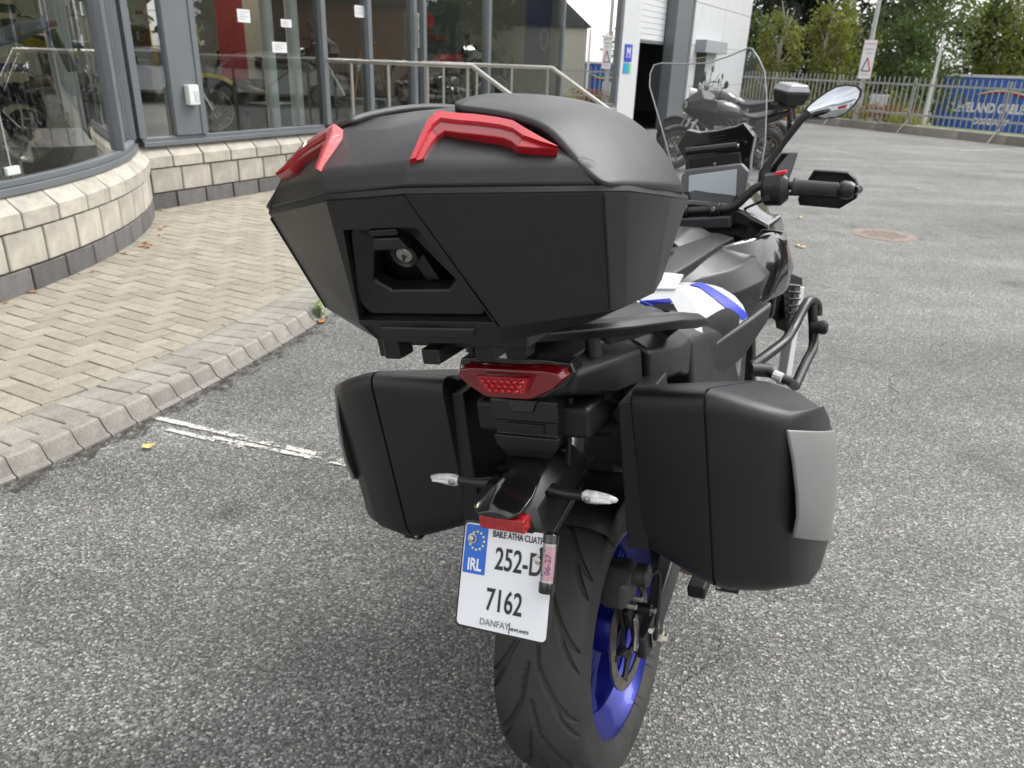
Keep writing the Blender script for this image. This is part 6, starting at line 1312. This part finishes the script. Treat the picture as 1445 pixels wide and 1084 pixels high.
car('silver hatchback parked by the fence, reflected in the showroom glass', (14.8, 10.2, 0), R(118), mat('car_silver', (.40, .41, .42), .3, metal=.6, coat=.6), GC); car('white hatchback parked next to the silver one, reflected in the glass', (13.3, 13.2, 0), R(116), mat('car_white', (.72, .72, .71), .3, coat=.6), GC); car('dark red hatchback at the far end of the parked cars', (16.4, 6.8, 0), R(112), mat('car_red', (.25, .015, .015), .3, coat=.6), GC)
q = at(1160, 160, 31.5); car('pale blue car parked on the lower street, roof just above the fence kerb', (q[0], q[1], -1.15), R(-25), mat('car_pale_blue', (.50, .58, .66), .3, coat=.5), GC)
brick = mat('red_brick_wall', (.24, .10, .065), .85, var=.3, vscale=2, bump=.4, bscale=14); slate = mat('roof_slate', (.07, .072, .08), .7, var=.3, vscale=3); rend = mat('cream_render', (.52, .49, .42), .8, var=.1)
def house(label, loc, rz, w, d, h, wall, chimney=True):
    e = empty('house', loc, rz); MB().box(-w/2, w/2, 0, d, -.5, h).build('wall', wall, e)
    r = MB().add([(-w/2-.2, -.2, h), (w/2+.2, -.2, h), (w/2+.2, d+.2, h), (-w/2-.2, d+.2, h), (0, -.2, h+w*.42), (0, d+.2, h+w*.42)], [(0, 1, 4), (1, 2, 5, 4), (2, 3, 5), (3, 0, 4, 5), (0, 3, 2, 1)]).build('roof', slate, e, ang=0)
    if chimney: MB().box(-w*.2, -w*.2+.7, d*.4, d*.4+.7, h, h+w*.42+1.2).build('chimney', brick, r)
    for i in range(3):
        for j in range(max(1, int(h//2.6))):
            x = -w/2+w*(i+.5)/3; f = MB().box(x-.55, x+.55, -.05, .02, .9+j*2.6, 2.2+j*2.6).build('window', mat('frame_white', (.7, .7, .7), .5), e); MB().box(x-.47, x+.47, -.07, -.051, .98+j*2.6, 2.12+j*2.6).build('pane', mat('dark_window', (.02, .022, .025), .15), f)
    MB().box(-.5, .5, -.06, .0, -.1, 2.0).build('door', mat('door_green', (.03, .08, .05), .4), e) if w < 9 else None
    return tag(e, label, 'house', 'houses across the street')
house('red brick house with slate gable and chimney, across the street', (33, 20, LOW), R(100), 8.5, 11, 5.6, brick); house('long brick terrace with a chimney beyond the parked cars', (36, 7, LOW), R(96), 12, 10, 5.4, brick); house('cream rendered house with slate roof at the street bend', (30, 31, LOW), R(118), 8, 9, 5.2, rend)
house('grey shed with gabled roof behind the photographer', (3, -22, 0), R(190), 13, 9, 4.0, mat('shed_grey', (.30, .31, .32), .7, var=.1), False)
dg = empty('mirror_stand_in', (-9.5, -15.5, 0), R(152)); MB().box(-7, 7, 0, 6, 0, 3.6).build('wall', mat('white_cladding', (.66, .67, .68), .5), dg); MB().box(-7.2, 7.2, -.4, 6.2, 3.601, 4.2).build('fascia', mat('shed_grey', (.30, .31, .32), .7), dg)  # unseen stand-in building, put behind the camera for the mirror to reflect
for x in (-4.2, 4.2): MB().box(x-1.6, x+1.6, -.08, -.002, .5, 2.4).build('red_panel', mat('red_banner', (.40, .02, .02), .5), dg)
MB().lathe([(-.10, 0), (-.10, .85), (-.002, .85)], (0, 0, 2.3), 'y', 36).build('round_emblem', mat('sign_white', (.74, .74, .74), .45), dg); MB().lathe([(-.13, .5), (-.13, .72), (-.101, .72), (-.101, .5)], (0, 0, 2.3), 'y', 36, True).build('emblem_ring', mat('shed_grey', (.3, .31, .32), .7), dg)
tag(dg, 'low white stand-in building with red panels and round emblem, added for the mirror reflection', 'building')
for k, (x, y, h, r_, m_) in enumerate(((22, 24, 10, 3.0, g_m), (24, 15, 9, 2.8, g_d), (21, 9.5, 8, 2.4, g_m), (26, 3, 10, 3.0, g_g), (20, -3, 8, 2.6, g_m))):
    tree(('leafy tree across the street, fifth along from the trailer', 'dark tree opposite the showroom doors', 'small green tree behind the silver hatchback', 'grey-green tree beyond the terrace corner', 'green tree at the open end of the car park')[k], x, y, h, r_, m_, bark_d, 2200, .2, .2, False, .2, LOW if k < 4 else 0, 300+k, 'trees across the street')
